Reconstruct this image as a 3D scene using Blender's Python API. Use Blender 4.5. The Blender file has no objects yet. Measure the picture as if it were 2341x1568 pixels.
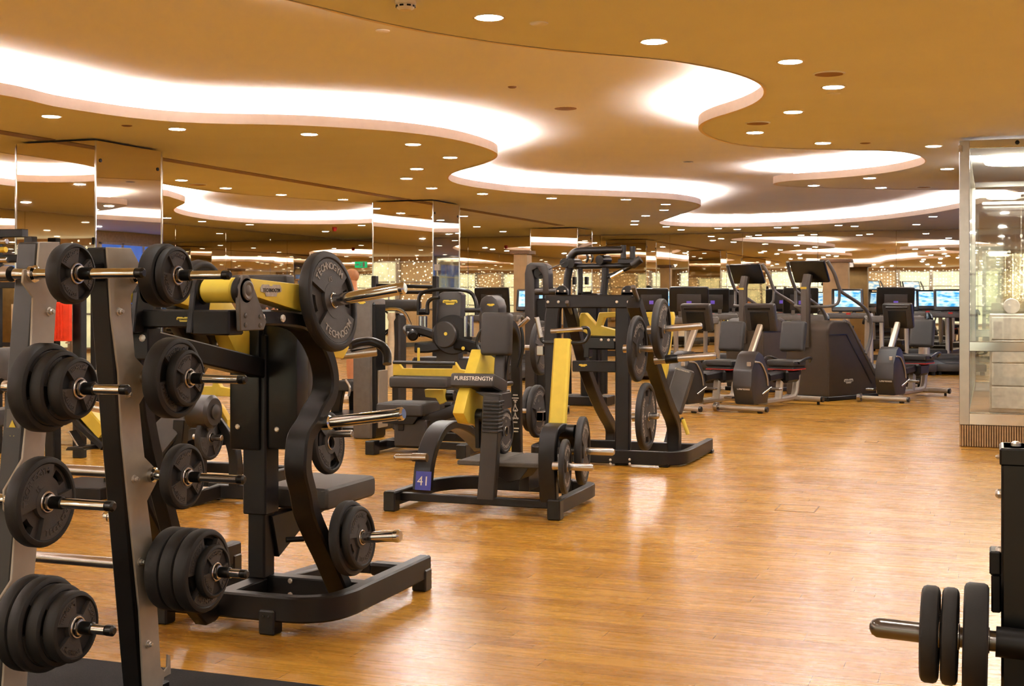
import bpy, bmesh, math, random
from mathutils import Vector, Matrix, Euler
rnd = random.Random(7)
SC = bpy.context.scene
COL = SC.collection
PI = math.pi
# ------------------------------------------------------------------ camera
F = 3000.0            # focal length in photo pixels
CX, HY = 1170.5, 680.0
CAMH = 1.36
YAW = math.radians(20.1)
FW = Vector((-math.sin(YAW), math.cos(YAW), 0))
RT = Vector((math.cos(YAW), math.sin(YAW), 0))
EYE = Vector((0, 0, CAMH))
cam = bpy.data.cameras.new('camera'); camo = bpy.data.objects.new('camera', cam); COL.objects.link(camo)
cam.sensor_width = 36; cam.lens = F/2341*36; cam.shift_y = -(784-HY)/2341; cam.clip_end = 200; cam.clip_start = .05
camo.location = EYE; camo.rotation_euler = (PI/2, 0, YAW)
SC.camera = camo

def at(px, py, x=None, y=None, z=None):
    """where the sight line of a photo pixel meets the room plane x=, y= or z="""
    d = FW + RT*((px-CX)/F) + Vector((0, 0, (HY-py)/F))
    if x is not None: t = x/d.x
    elif y is not None: t = y/d.y
    else: t = (z-CAMH)/d.z
    return EYE + d*t
# ------------------------------------------------------------------ materials
def srgb(h):
    if isinstance(h, str):
        h = [int(h[i:i+2], 16)/255 for i in (0, 2, 4)]
    return tuple(c/12.92 if c <= .04045 else ((c+.055)/1.055)**2.4 for c in h)
def mat(name, col, rough=.5, metal=0, spec=.5, var=.12, scale=18, bump=0, emit=None, estr=0, coat=0, trans=0):
    m = bpy.data.materials.new(name); m.use_nodes = True
    nt = m.node_tree; b = nt.nodes['Principled BSDF']
    c = srgb(col) + (1,)
    b.inputs['Roughness'].default_value = rough; b.inputs['Metallic'].default_value = metal
    b.inputs['Specular IOR Level'].default_value = spec
    b.inputs['Coat Weight'].default_value = coat
    b.inputs['Transmission Weight'].default_value = trans
    tc = nt.nodes.new('ShaderNodeTexCoord')
    no = nt.nodes.new('ShaderNodeTexNoise'); no.inputs['Scale'].default_value = scale; no.inputs['Detail'].default_value = 3
    nt.links.new(tc.outputs['Object'], no.inputs['Vector'])
    rp = nt.nodes.new('ShaderNodeValToRGB')
    rp.color_ramp.elements[0].position = .3; rp.color_ramp.elements[1].position = .7
    rp.color_ramp.elements[0].color = tuple(x*(1-var) for x in c[:3]) + (1,)
    rp.color_ramp.elements[1].color = tuple(min(1, x*(1+var)) for x in c[:3]) + (1,)
    nt.links.new(no.outputs['Fac'], rp.inputs['Fac']); nt.links.new(rp.outputs['Color'], b.inputs['Base Color'])
    if bump:
        bp = nt.nodes.new('ShaderNodeBump'); bp.inputs['Strength'].default_value = bump; bp.inputs['Distance'].default_value = .002
        n2 = nt.nodes.new('ShaderNodeTexNoise'); n2.inputs['Scale'].default_value = scale*12
        nt.links.new(tc.outputs['Object'], n2.inputs['Vector'])
        nt.links.new(n2.outputs['Fac'], bp.inputs['Height']); nt.links.new(bp.outputs['Normal'], b.inputs['Normal'])
    if emit:
        b.inputs['Emission Color'].default_value = srgb(emit) + (1,); b.inputs['Emission Strength'].default_value = estr
    return m
M = {}
M['black'] = mat('black_powder_coat', '0a0706', .42, 0, .28, .1)
M['blackgloss'] = mat('black_plastic', '0a0908', .3, spec=.35)
M['rubber'] = mat('black_rubber', '1a1715', .62, spec=.35, bump=.15)
M['plate'] = mat('plate_face_grey', '332e2b', .6, var=.1, bump=.2)
M['ink'] = mat('plate_worn_letter', '8f867e', .5)
M['inkdark'] = mat('plate_raised_letter', '3a3430', .5)
M['yellow'] = mat('yellow_paint', 'e4ca4c', .38, var=.05)
M['yellowd'] = mat('yellow_ochre_paint', 'cfae34', .4, var=.06)
M['pad'] = mat('charcoal_upholstery', '1e1a16', .55, bump=.15)
M['padl'] = mat('grey_upholstery', '312c26', .6, bump=.15)
M['chrome'] = mat('chrome', 'd6d8da', .1, 1, var=.03)
M['steel'] = mat('brushed_steel', 'b4b0ac', .26, 1, var=.06)
M['rack'] = mat('rack_grey_paint', 'a2988a', .42, .35, var=.06)
M['gunmetal'] = mat('gunmetal_steel', '6e6a66', .25, 1, var=.05)
M['climb'] = mat('climber_grey_brown', '33291f', .5, spec=.25, var=.05)
M['silver'] = mat('silver_paint', 'b3a898', .38, .5, var=.04)
M['grey'] = mat('grey_paint', '5a5550', .45, .2)
M['dgrey'] = mat('dark_grey_plastic', '211c19', .42)
M['white'] = mat('white_paint', 'e8e2d8', .4)
M['label'] = mat('pale_label', 'b9b3aa', .5, var=.2, scale=60)
M['red'] = mat('orange_red_cloth', 'e8401a', .8)
M['redline'] = mat('red_trim', 'c42a20', .5)
M['blue'] = mat('blue_sign', '29308f', .4)
M['skin'] = mat('skin', 'c98a60', .55, var=.06)
M['hair'] = mat('dark_hair', '2e2018', .7)
M['shirt'] = mat('yellow_orange_shirt', 'e0a02c', .8)
M['shorts'] = mat('blue_shorts', '27337a', .8)
M['green'] = mat('exit_green', '0f8a52', .4, emit='12a060', estr=.8)
M['bolt'] = mat('bolt_zinc', 'c9c2b8', .3, .8)
M['screw'] = mat('white_bolt_cap', 'd9d2c6', .35, .3)
# ------------------------------------------------------------------ geometry
class G:
    def __init__(s): s.v = []; s.f = []
    def add(s, vs, fs):
        n = len(s.v); s.v += [Vector(v) for v in vs]; s.f += [tuple(i+n for i in f) for f in fs]; return s
    def bm(s, bm):
        bm.verts.index_update(); s.add([v.co.copy() for v in bm.verts], [[v.index for v in f.verts] for f in bm.faces]); bm.free(); return s
    def box(s, x0, x1, y0, y1, z0, z1, b=.004, mtx=None, seg=1):
        bm = bmesh.new(); bmesh.ops.create_cube(bm, size=1)
        for v in bm.verts: v.co = Vector(((x0+x1)/2+v.co.x*abs(x1-x0), (y0+y1)/2+v.co.y*abs(y1-y0), (z0+z1)/2+v.co.z*abs(z1-z0)))
        b = min(b, abs(x1-x0)*.45, abs(y1-y0)*.45, abs(z1-z0)*.45)
        if b > 0: bmesh.ops.bevel(bm, geom=bm.edges[:], offset=b, segments=seg, affect='EDGES', profile=.6)
        if mtx is not None: bmesh.ops.transform(bm, matrix=mtx, verts=bm.verts[:])
        return s.bm(bm)
    def obox(s, c, size, rx=0, ry=0, rz=0, b=.004, seg=1):
        m = Matrix.Translation(Vector(c)) @ Euler((rx, ry, rz)).to_matrix().to_4x4()
        return s.box(-size[0]/2, size[0]/2, -size[1]/2, size[1]/2, -size[2]/2, size[2]/2, b, m, seg)
    def prism(s, pts, a, b, axis='x', bev=.003, seg=1):
        """polygon in the plane across AXIS, pushed from a to b along it"""
        def P(p, t): return {'x': Vector((t, p[0], p[1])), 'y': Vector((p[0], t, p[1])), 'z': Vector((p[0], p[1], t))}[axis]
        bm = bmesh.new(); v0 = [bm.verts.new(P(p, a)) for p in pts]; v1 = [bm.verts.new(P(p, b)) for p in pts]; n = len(pts)
        bm.faces.new(v0); bm.faces.new(v1[::-1])
        for i in range(n): bm.faces.new((v0[i], v1[i], v1[(i+1) % n], v0[(i+1) % n]))
        bmesh.ops.recalc_face_normals(bm, faces=bm.faces[:])
        if bev:
            e = [e for e in bm.edges if not e.is_boundary]
            try: bmesh.ops.bevel(bm, geom=e, offset=bev, segments=seg, affect='EDGES', profile=.6, clamp_overlap=True)
            except Exception: pass
        return s.bm(bm)
    def lathe(s, p0, p1, prof, seg=28):
        """profile of (distance along p0->p1 in metres, radius)"""
        p0 = Vector(p0); d = (Vector(p1)-p0).normalized()
        a = d.orthogonal().normalized(); b = d.cross(a)
        vs = []; fs = []; n = len(prof)
        for t, r in prof:
            for k in range(seg):
                w = 2*PI*k/seg; vs.append(p0+d*t+(a*math.cos(w)+b*math.sin(w))*r)
        for i in range(n-1):
            for k in range(seg):
                k2 = (k+1) % seg; fs.append((i*seg+k, i*seg+k2, (i+1)*seg+k2, (i+1)*seg+k))
        if prof[0][1] > 1e-6: fs.append(tuple(range(seg))[::-1])
        if prof[-1][1] > 1e-6: fs.append(tuple((n-1)*seg+k for k in range(seg)))
        return s.add(vs, fs)
    def cyl(s, p0, p1, r, r2=None, seg=20, e=.003):
        L = (Vector(p1)-Vector(p0)).length; r2 = r if r2 is None else r2; e = min(e, L*.4, r*.5, r2*.5)
        return s.lathe(p0, p1, [(0, r-e), (e, r), (L-e, r2), (L, r2-e)], seg)
    def tube(s, path, r, seg=12, smooth=6, closed=False):
        p = curve(path, smooth, closed) if smooth else [Vector(q) for q in path]
        vs = []; fs = []; n = len(p); up = None
        for i in range(n):
            t = (p[(i+1) % n]-p[i-1]) if closed else (p[min(i+1, n-1)]-p[max(i-1, 0)])
            t.normalize()
            if up is None: up = t.orthogonal().normalized()
            up = (up-t*up.dot(t)).normalized(); w = t.cross(up)
            for k in range(seg):
                a = 2*PI*k/seg; vs.append(p[i]+(up*math.cos(a)+w*math.sin(a))*r)
        for i in range(n if closed else n-1):
            for k in range(seg):
                k2 = (k+1) % seg; j = (i+1) % n; fs.append((i*seg+k, i*seg+k2, j*seg+k2, j*seg+k))
        if not closed: fs += [tuple(range(seg))[::-1], tuple((n-1)*seg+k for k in range(seg))]
        return s.add(vs, fs)
    def beam(s, path, w, h, side, smooth=0, b=.006, closed=False):
        """rectangular bar along PATH: w along SIDE, h across it"""
        p = curve(path, smooth, closed) if smooth else [Vector(q) for q in path]
        side = Vector(side).normalized(); n = len(p); vs = []; fs = []
        b = min(b, w*.3, h*.3)
        sec = [(-w/2+b, -h/2), (w/2-b, -h/2), (w/2, -h/2+b), (w/2, h/2-b), (w/2-b, h/2), (-w/2+b, h/2), (-w/2, h/2-b), (-w/2, -h/2+b)]
        for i in range(n):
            t = (p[(i+1) % n]-p[i-1]) if closed else (p[min(i+1, n-1)]-p[max(i-1, 0)])
            t.normalize(); k = 1
            if 0 < i < n-1 or closed:
                d = (p[(i+1) % n]-p[i]).normalized(); c = max(.35, d.dot(t)); k = 1/c
            up = t.cross(side).normalized()
            for a, c in sec: vs.append(p[i]+side*a+up*c*k)
        m = 8
        for i in range(n if closed else n-1):
            for k in range(m):
                k2 = (k+1) % m; j = (i+1) % n; fs.append((i*m+k, i*m+k2, j*m+k2, j*m+k))
        if not closed: fs += [tuple(range(m))[::-1], tuple((n-1)*m+k for k in range(m))]
        return s.add(vs, fs)
    def ring(s, c, axis, R, r, seg=32, rs=10):
        c = Vector(c); d = Vector(axis).normalized(); a = d.orthogonal().normalized(); b = d.cross(a)
        return s.tube([c+(a*math.cos(2*PI*k/seg)+b*math.sin(2*PI*k/seg))*R for k in range(seg)], r, rs, 0, True)
    def ball(s, c, r, sx=1, sy=1, sz=1, seg=16):
        bm = bmesh.new(); bmesh.ops.create_uvsphere(bm, u_segments=seg, v_segments=seg//2+2, radius=r)
        for v in bm.verts: v.co = Vector((v.co.x*sx, v.co.y*sy, v.co.z*sz))+Vector(c)
        return s.bm(bm)
    def bolt(s, c, n, r=.012, h=.008):
        c = Vector(c); n = Vector(n).normalized(); return s.lathe(c, c+n, [(0, r), (h*.6, r), (h, r*.6), (h, 0)], 8)
def curve(pts, k=6, closed=False):
    p = [Vector(q) for q in pts]; n = len(p); out = []
    rng = n if closed else n-1
    for i in range(rng):
        p0 = p[(i-1) % n] if closed or i else p[0]*2-p[1]
        p1 = p[i]; p2 = p[(i+1) % n]
        p3 = p[(i+2) % n] if closed or i+2 < n else p[n-1]*2-p[n-2]
        for j in range(k):
            t = j/k
            out.append(.5*((2*p1)+(p2-p0)*t+(2*p0-5*p1+4*p2-p3)*t*t+(3*p1-p0-3*p2+p3)*t**3))
    if not closed: out.append(p[-1].copy())
    return out
def mesh(name, g, m, inv=None, sharp=35):
    me = bpy.data.meshes.new(name)
    vs = [inv @ v for v in g.v] if inv is not None else g.v
    me.from_pydata([tuple(v) for v in vs], [], g.f)
    bm = bmesh.new(); bm.from_mesh(me); bmesh.ops.recalc_face_normals(bm, faces=bm.faces[:]); bm.to_mesh(me); bm.free()
    me.polygons.foreach_set('use_smooth', [True]*len(me.polygons))
    me.set_sharp_from_angle(angle=math.radians(sharp))
    me.materials.append(M[m] if isinstance(m, str) else m)
    return me
def tag(o, label=None, cat=None, group=None, kind=None):
    if label: o['label'] = label
    if cat: o['category'] = cat
    if group: o['group'] = group
    if kind: o['kind'] = kind
    return o
class T:
    """a thing: an Empty at its base; parts are authored in room coordinates (or its own when local=True)"""
    def __init__(s, name, label, cat, loc=(0, 0, 0), rz=0, group=None, local=False):
        o = bpy.data.objects.new(name, None); COL.objects.link(o); o.empty_display_size = .1
        o.location = loc; o.rotation_euler = (0, 0, rz); tag(o, label, cat, group); s.o = o
        s.inv = None if local else (Matrix.Translation(Vector(loc)) @ Matrix.Rotation(rz, 4, 'Z')).inverted()
    def part(s, name, g, m, parent=None, label=None, sharp=35, kind=None):
        o = bpy.data.objects.new(name, mesh(name, g, m, s.inv, sharp)); COL.objects.link(o)
        o.parent = parent or s.o; tag(o, label, kind=kind); return o
def dup(root, loc=None, rz=None, label=None, group=None, parent=None, scale=None):
    r = root.copy(); COL.objects.link(r)
    if parent: r.parent = parent
    if loc is not None: r.location = loc
    if rz is not None: r.rotation_euler = (0, 0, rz)
    if scale: r.scale = scale
    if label: r['label'] = label
    if group: r['group'] = group
    for c in list(root.children): dup(c, parent=r)
    return r
def solo(name, g, m, label, cat, group=None, kind=None, base=None, sharp=35):
    xs = [v.x for v in g.v]; ys = [v.y for v in g.v]; zs = [v.z for v in g.v]
    loc = Vector(base or ((min(xs)+max(xs))/2, (min(ys)+max(ys))/2, min(zs)))
    o = bpy.data.objects.new(name, mesh(name, g, m, Matrix.Translation(-loc), sharp)); COL.objects.link(o)
    o.location = loc; return tag(o, label, cat, group, kind)
def struct(name, g, m, label=None, sharp=35, cat=None):
    o = bpy.data.objects.new(name, mesh(name, g, m, None, sharp)); COL.objects.link(o)
    return tag(o, label, cat, kind='structure')
GLY = {}
def textg(txt, size, mtx, depth=.0015, spacing=1.0, bold=False):
    """letters as a mesh, centred, lying in the XY plane of mtx"""
    key = (txt, bold, spacing)
    if key not in GLY:
        c = bpy.data.curves.new('t', 'FONT'); c.body = txt; c.size = 1; c.align_x = 'CENTER'; c.align_y = 'CENTER'
        c.extrude = .01; c.space_character = spacing; c.resolution_u = 2
        if bold: c.offset = .02
        o = bpy.data.objects.new('t', c); COL.objects.link(o)
        dg = bpy.context.evaluated_depsgraph_get(); me = bpy.data.meshes.new_from_object(o.evaluated_get(dg))
        GLY[key] = ([v.co.copy() for v in me.vertices], [tuple(p.vertices) for p in me.polygons])
        bpy.data.objects.remove(o); bpy.data.curves.remove(c); bpy.data.meshes.remove(me)
    vs, fs = GLY[key]; g = G()
    g.add([mtx @ Vector((v.x*size, v.y*size, v.z*depth*100)) for v in vs], fs); return g
def bolts(t, items, m='bolt', parent=None):
    """one part per bolt: (position, direction, radius, height)"""
    for c, n, r, h in items: g = G(); g.bolt(c, n, r, h); t.part('bolt', g, m, parent)
def loc(px, Y):
    """floor point straight below a photo column at a distance Y from the lens"""
    p = EYE+FW*Y+RT*((px-CX)/F*Y); p.z = 0; return p
def frame(o, xd, yd):
    """matrix with origin o, x along xd, y along yd"""
    x = Vector(xd).normalized(); y = Vector(yd).normalized(); z = x.cross(y)
    m = Matrix((x, y, z)).transposed().to_4x4(); m.translation = Vector(o); return m
# ================================================================== the room
CZ = CAMH+1.46        # lower ceiling
TRAY = .23
X0, X1, Y0, Y1 = -15.2, 8.0, -7.0, 29.4
def link(nt, a, b): nt.links.new(a, b)
def wood():
    m = bpy.data.materials.new('oak_strip_floor'); m.use_nodes = True; nt = m.node_tree; b = nt.nodes['Principled BSDF']
    tc = nt.nodes.new('ShaderNodeTexCoord')
    br = nt.nodes.new('ShaderNodeTexBrick')
    br.inputs['Color1'].default_value = srgb('ca9738')+(1,); br.inputs['Color2'].default_value = srgb('ac792a')+(1,)
    br.inputs['Mortar'].default_value = srgb('7c5220')+(1,)
    br.inputs['Scale'].default_value = 1; br.inputs['Mortar Size'].default_value = .0011; br.inputs['Bias'].default_value = -.15
    br.inputs['Brick Width'].default_value = 1.3; br.inputs['Row Height'].default_value = .12
    br.offset = 0; br.offset_frequency = 1
    sx = nt.nodes.new('ShaderNodeSeparateXYZ'); link(nt, tc.outputs['Object'], sx.inputs[0])
    dv = nt.nodes.new('ShaderNodeMath'); dv.operation = 'DIVIDE'; dv.inputs[1].default_value = .12; link(nt, sx.outputs['Y'], dv.inputs[0])
    fl = nt.nodes.new('ShaderNodeMath'); fl.operation = 'FLOOR'; link(nt, dv.outputs[0], fl.inputs[0])
    wn = nt.nodes.new('ShaderNodeTexWhiteNoise'); wn.noise_dimensions = '1D'; link(nt, fl.outputs[0], wn.inputs['W'])
    ml = nt.nodes.new('ShaderNodeMath'); ml.operation = 'MULTIPLY_ADD'; ml.inputs[1].default_value = 2.6; link(nt, wn.outputs['Value'], ml.inputs[0]); link(nt, sx.outputs['X'], ml.inputs[2])
    cb = nt.nodes.new('ShaderNodeCombineXYZ'); link(nt, ml.outputs[0], cb.inputs['X']); link(nt, sx.outputs['Y'], cb.inputs['Y'])
    link(nt, cb.outputs[0], br.inputs['Vector'])
    mp = nt.nodes.new('ShaderNodeMapping'); mp.inputs['Scale'].default_value = (.9, 14, 1)
    link(nt, tc.outputs['Object'], mp.inputs['Vector'])
    no = nt.nodes.new('ShaderNodeTexNoise'); no.inputs['Scale'].default_value = 2.2; no.inputs['Detail'].default_value = 5; no.inputs['Distortion'].default_value = .8
    link(nt, mp.outputs['Vector'], no.inputs['Vector'])
    rp = nt.nodes.new('ShaderNodeValToRGB'); rp.color_ramp.elements[0].position = .32; rp.color_ramp.elements[1].position = .7
    rp.color_ramp.elements[0].color = srgb('b0853a')+(1,); rp.color_ramp.elements[1].color = (1, .97, .9, 1)
    link(nt, no.outputs['Fac'], rp.inputs['Fac'])
    mx = nt.nodes.new('ShaderNodeMix'); mx.data_type = 'RGBA'; mx.blend_type = 'MULTIPLY'; mx.inputs['Factor'].default_value = .35
    link(nt, br.outputs['Color'], mx.inputs['A']); link(nt, rp.outputs['Color'], mx.inputs['B'])
    link(nt, mx.outputs['Result'], b.inputs['Base Color'])
    rr = nt.nodes.new('ShaderNodeMapRange'); rr.inputs['To Min'].default_value = .22; rr.inputs['To Max'].default_value = .33
    link(nt, no.outputs['Fac'], rr.inputs['Value']); link(nt, rr.outputs['Result'], b.inputs['Roughness'])
    bp = nt.nodes.new('ShaderNodeBump'); bp.inputs['Strength'].default_value = .1; bp.inputs['Distance'].default_value = .001
    link(nt, br.outputs['Fac'], bp.inputs['Height']); bp.invert = True; link(nt, bp.outputs['Normal'], b.inputs['Normal'])
    b.inputs['Specular IOR Level'].default_value = .5
    return m
M['wood'] = wood()
M['ceil'] = mat('ceiling_paint', 'e9ebf0', .9, spec=.1, var=.02, scale=1.5)
M['tray'] = mat('cove_ceiling_paint', 'f8f8fa', .9, spec=.1, var=.02, scale=1.5)
M['fascia'] = mat('cove_white_paint', 'f2e4dc', .8, spec=.1, var=.02)
M['cove'] = mat('cove_light', 'ffffff', emit='fff4ea', estr=148)
M['lens'] = mat('downlight_lens', 'ffffff', emit='fffaf2', estr=215)
M['slot'] = mat('dark_slot', '7a5a3a', .6)
M['mat'] = mat('speckled_rubber_mat', '1c1918', .9, spec=.2, var=.6, scale=220)
M['cream'] = mat('cream_plaster', 'd8c4a4', .8)
M['paneling'] = mat('wood_panel_wall', 'b08a58', .5, var=.15, scale=6)
def mirror(name='mirror', tint='e6ddcf'):
    m = bpy.data.materials.new(name); m.use_nodes = True; nt = m.node_tree; b = nt.nodes['Principled BSDF']
    b.inputs['Base Color'].default_value = srgb(tint)+(1,); b.inputs['Metallic'].default_value = 1; b.inputs['Roughness'].default_value = .012
    tc = nt.nodes.new('ShaderNodeTexCoord'); no = nt.nodes.new('ShaderNodeTexNoise'); no.inputs['Scale'].default_value = .9; no.inputs['Detail'].default_value = 1
    link(nt, tc.outputs['Object'], no.inputs['Vector'])
    bp = nt.nodes.new('ShaderNodeBump'); bp.inputs['Strength'].default_value = .12; bp.inputs['Distance'].default_value = .006
    link(nt, no.outputs['Fac'], bp.inputs['Height']); link(nt, bp.outputs['Normal'], b.inputs['Normal'])
    return m
M['mirror'] = mirror(); M['mirrorw'] = mirror('wall_mirror', 'e2dac8')
def thin_glass(name, tint, refl=.07):
    m = bpy.data.materials.new(name); m.use_nodes = True; nt = m.node_tree
    for n in list(nt.nodes):
        if n.type == 'BSDF_PRINCIPLED': nt.nodes.remove(n)
    out = [n for n in nt.nodes if n.type == 'OUTPUT_MATERIAL'][0]
    tr = nt.nodes.new('ShaderNodeBsdfTransparent'); tr.inputs['Color'].default_value = srgb(tint)+(1,)
    gl = nt.nodes.new('ShaderNodeBsdfGlossy'); gl.inputs['Roughness'].default_value = .02
    lw = nt.nodes.new('ShaderNodeLayerWeight'); lw.inputs['Blend'].default_value = .35
    mr = nt.nodes.new('ShaderNodeMapRange'); mr.inputs['To Min'].default_value = refl; mr.inputs['To Max'].default_value = .8
    link(nt, lw.outputs['Fresnel'], mr.inputs['Value'])
    mx = nt.nodes.new('ShaderNodeMixShader'); link(nt, mr.outputs['Result'], mx.inputs['Fac'])
    link(nt, tr.outputs['BSDF'], mx.inputs[1]); link(nt, gl.outputs['BSDF'], mx.inputs[2]); link(nt, mx.outputs['Shader'], out.inputs['Surface'])
    return m
M['glass'] = thin_glass('clear_glass', 'fbfcf8')
g = G(); g.box(X0-.3, X1+.3, Y0-.3, Y1+.3, -.1, 0, 0); struct('floor', g, 'wood', 'warm oak strip floor with glossy lacquer')

def C(pts): return [at(x, y, z=CZ).xy for x, y in pts]
far1 = C([(0,214),(102,238),(205,255),(307,269),(410,278),(512,282),(615,283.5),(717,287),(820,293),(922,301),(1025,315),(1092,331),(1130,345),(1138,356),(1122,368),(1087,380),(1046,391),(1027,401),(1028,412),(1061,423),(1128,433),(1206,441),(1312,445),(1418,449),(1524,454),(1577,460),(1603,468),(1593,477),(1556,490),(1524,501),(1506,509),(1530,515.5),(1600,518.5),(1683,518.5),(1789,516),(1895,511),(2001,503),(2107,490),(2195,475)])
right1 = C([(2290,452),(2330,440),(2300,433)])
near1 = C([(2195,434),(2080,433),(1948,431),(1850,428),(1785,425),(1765,419),(1789,414),(1842,410),(1922,405),(2028,394),(2102,378),(2115,366),(2097,354),(2054,346.5),(2001,343.5),(1895,342),(1789,339),(1710,334),(1657,325),(1614,310),(1597,296),(1598,284),(1630,268),(1683,252),(1731,231),(1747,209),(1731,188),(1683,169),(1630,155),(1524,137),(1418,128),(1312,120),(1206,109),(1100,94),(1025,82),(922,65),(820,42),(717,15),(625,-8)])
back1 = [Vector(p) for p in [(-3.75,4.5),(-4.1,3.0),(-4.3,1.6),(-4.6,.2),(-5.3,-.6),(-6.4,-.8),(-7.2,0),(-7.5,1.4),(-7.4,3.2),(-7.1,5.2)]]
tray1 = far1+right1+near1+back1
near2 = C([(0,348),(37,354),(120,370),(240,394),(370,420),(438,431),(538,443),(649,451),(760,459.5),(851,467),(915,473.5),(948,482),(935,495),(895,504)])
far2 = C([(852,509),(804,511),(693,512.5),(582,510),(493,503),(438,495),(407,487),(397.5,481),(401,475),(416,468),(424,462.5),(413,457),(393,451),(370,446),(240,438),(120,431),(37,425),(0,421)])
back2 = [Vector(p) for p in [(-11.6,8.2),(-11.7,6.9),(-11.1,6.2),(-10.2,6.4),(-9.5,7.4),(-9.3,8.8)]]
tray2 = near2+far2+back2
def sm(poly, k=5):
    p = [Vector((q.x, q.y, 0)) for q in poly]
    c = curve(p, k, True)
    # even spacing
    out = [c[0]]
    for q in c[1:]:
        if (q-out[-1]).length > .07: out.append(q)
    n = len(out)
    for _ in range(3): out = [(out[i-1]+out[i]*2+out[(i+1) % n])/4 for i in range(n)]
    return out
def area(p): return .5*sum(p[i-1].x*p[i].y-p[i].x*p[i-1].y for i in range(len(p)))
def offset(p, d):
    s = 1 if area(p) > 0 else -1; n = len(p); o = []
    for i in range(n):
        t = (p[(i+1) % n]-p[i-1]).normalized(); o.append(p[i]+Vector((t.y, -t.x, 0))*s*d)
    for _ in range(6): o = [(o[i-1]+o[i]*2+o[(i+1) % n])/4 for i in range(n)]
    return o
def strip(g, a, za, b, zb):
    n = len(a); vs = [Vector((p.x, p.y, za)) for p in a]+[Vector((p.x, p.y, zb)) for p in b]
    g.add(vs, [(i, (i+1) % n, n+(i+1) % n, n+i) for i in range(n)])
def fill(loops, z):
    bm = bmesh.new(); es = []
    for lp in loops:
        vs = [bm.verts.new((p.x, p.y, z)) for p in lp]
        es += [bm.edges.new((vs[i-1], vs[i])) for i in range(len(vs))]
    bmesh.ops.triangle_fill(bm, edges=es, use_beauty=True); return G().bm(bm)
trays = [sm(tray1), sm(tray2)]
rect = [Vector((X0-.2, Y0-.2, 0)), Vector((X1+.2, Y0-.2, 0)), Vector((X1+.2, Y1+.2, 0)), Vector((X0-.2, Y1+.2, 0))]
struct('ceiling', fill([rect]+trays, CZ), 'ceil', 'lower tan ceiling with wavy cut-outs')
g = G(); g.box(X0-.3, X1+.3, Y0-.3, Y1+.3, CZ+.6, CZ+.7, 0); struct('ceiling_slab', g, 'ceil', 'slab above the dropped ceiling')
for k, (lp, nm) in enumerate(zip(trays, ('wide wavy cove over the centre of the room', 'smaller cove beyond the mirrored pillars'))):
    o1 = offset(lp, .025); o2 = offset(lp, .24)
    g = fill([o2], CZ+TRAY); struct('ceiling_tray_%d' % (k+1), g, 'tray', 'raised ceiling inside the '+nm)
    g = G(); strip(g, lp, CZ-.004, lp, CZ+.085); strip(g, lp, CZ+.085, o1, CZ+.085); strip(g, o1, CZ+.085, o1, CZ); strip(g, lp, CZ-.004, o1, CZ-.004)
    struct('trim_%d' % (k+1), g, 'fascia', 'white curved lip of the '+nm)
    g = G(); strip(g, o1, CZ+.004, o2, CZ+.004); strip(g, o2, CZ+.004, o2, CZ+TRAY)
    struct('trim_%d' % (k+3), g, 'fascia', 'ledge behind the lip of the '+nm)
    a = offset(lp, .09); b = offset(lp, .15); g = G(); strip(g, a, CZ+.066, b, CZ+.066); strip(g, a, CZ+.04, a, CZ+.066); strip(g, b, CZ+.04, b, CZ+.066); strip(g, a, CZ+.04, b, CZ+.04)
    solo('cove_light_strip', g, 'cove', 'hidden white light strip glowing along the '+nm, 'light strip')
# walls
def wall(name, x0, x1, y0, y1, m, label=None, z0=0, z1=CZ): g = G(); g.box(x0, x1, y0, y1, z0, z1, 0); return struct(name, g, m, label)
wall('wall_back', X0-.3, X1+.3, Y1+.02, Y1+.3, 'cream', 'far wall behind the mirrors')
wall('wall_left', X0-.3, X0-.02, Y0, Y1, 'cream', 'left wall behind the mirrors')
wall('wall_right', X1+.02, X1+.3, Y0, Y1, 'cream', 'right wall of the gym')
wall('wall_front', X0, X1, Y0-.3, Y0-.02, 'paneling', 'timber-panelled wall behind the viewpoint')
M['frost'] = mat('pale_green_lit_glass', 'cfe0c8', .2, emit='dfe9cf', estr=.75, var=.5, scale=2)
M['pool2'] = mat('bright_blue_lit_glass', '4a78e0', .2, emit='4f86ff', estr=.36, var=.4, scale=1.2)
M['pool'] = mat('blue_lit_glass', '5a7fd0', .2, emit='5a86f0', estr=.22, var=.4, scale=1.2)
k = 0
for i in range(15):
    x = X0+.3+i*1.53; k += 1
    g = G(); g.box(x, x+1.38, Y0-.02, Y0, .1, 2.6, .003); wp = struct('window_%d' % k, g, 'frost' if i % 4 != 2 else 'cream', 'pale green lit glass panel in the wall behind the viewpoint' if i % 4 != 2 else 'pale panel in the glazed wall behind the viewpoint')
    g = G()
    for xx in (x-.03, x+1.41): g.box(xx-.04, xx+.04, Y0-.02, Y0+.06, 0, 2.7, .003)
    for zz in (.1, .95, 1.9, 2.62): g.box(x-.03, x+1.41, Y0-.02, Y0+.03, zz-.025, zz+.025, .003)
    f = bpy.data.objects.new('window_frame', mesh('window_frame', g, 'steel')); COL.objects.link(f); f.parent = wp
for i in range(10):
    y = Y0+1.2+i*3.4; k += 1
    g = G(); g.box(X1-.02, X1+.02, y, y+3.0, .7, 2.4, .003); wp = struct('window_%d' % k, g, 'pool', 'blue lit window in the right wall')
    g = G()
    for yy in (y, y+.75, y+1.5, y+2.25, y+3): g.box(X1-.05, X1+.02, yy-.02, yy+.02, .68, 2.42, .003)
    for zz in (.68, 1.25, 2.42): g.box(X1-.05, X1+.02, y-.02, y+3.02, zz-.02, zz+.02, .003)
    f = bpy.data.objects.new('window_frame', mesh('window_frame', g, 'white')); COL.objects.link(f); f.parent = wp
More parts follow.
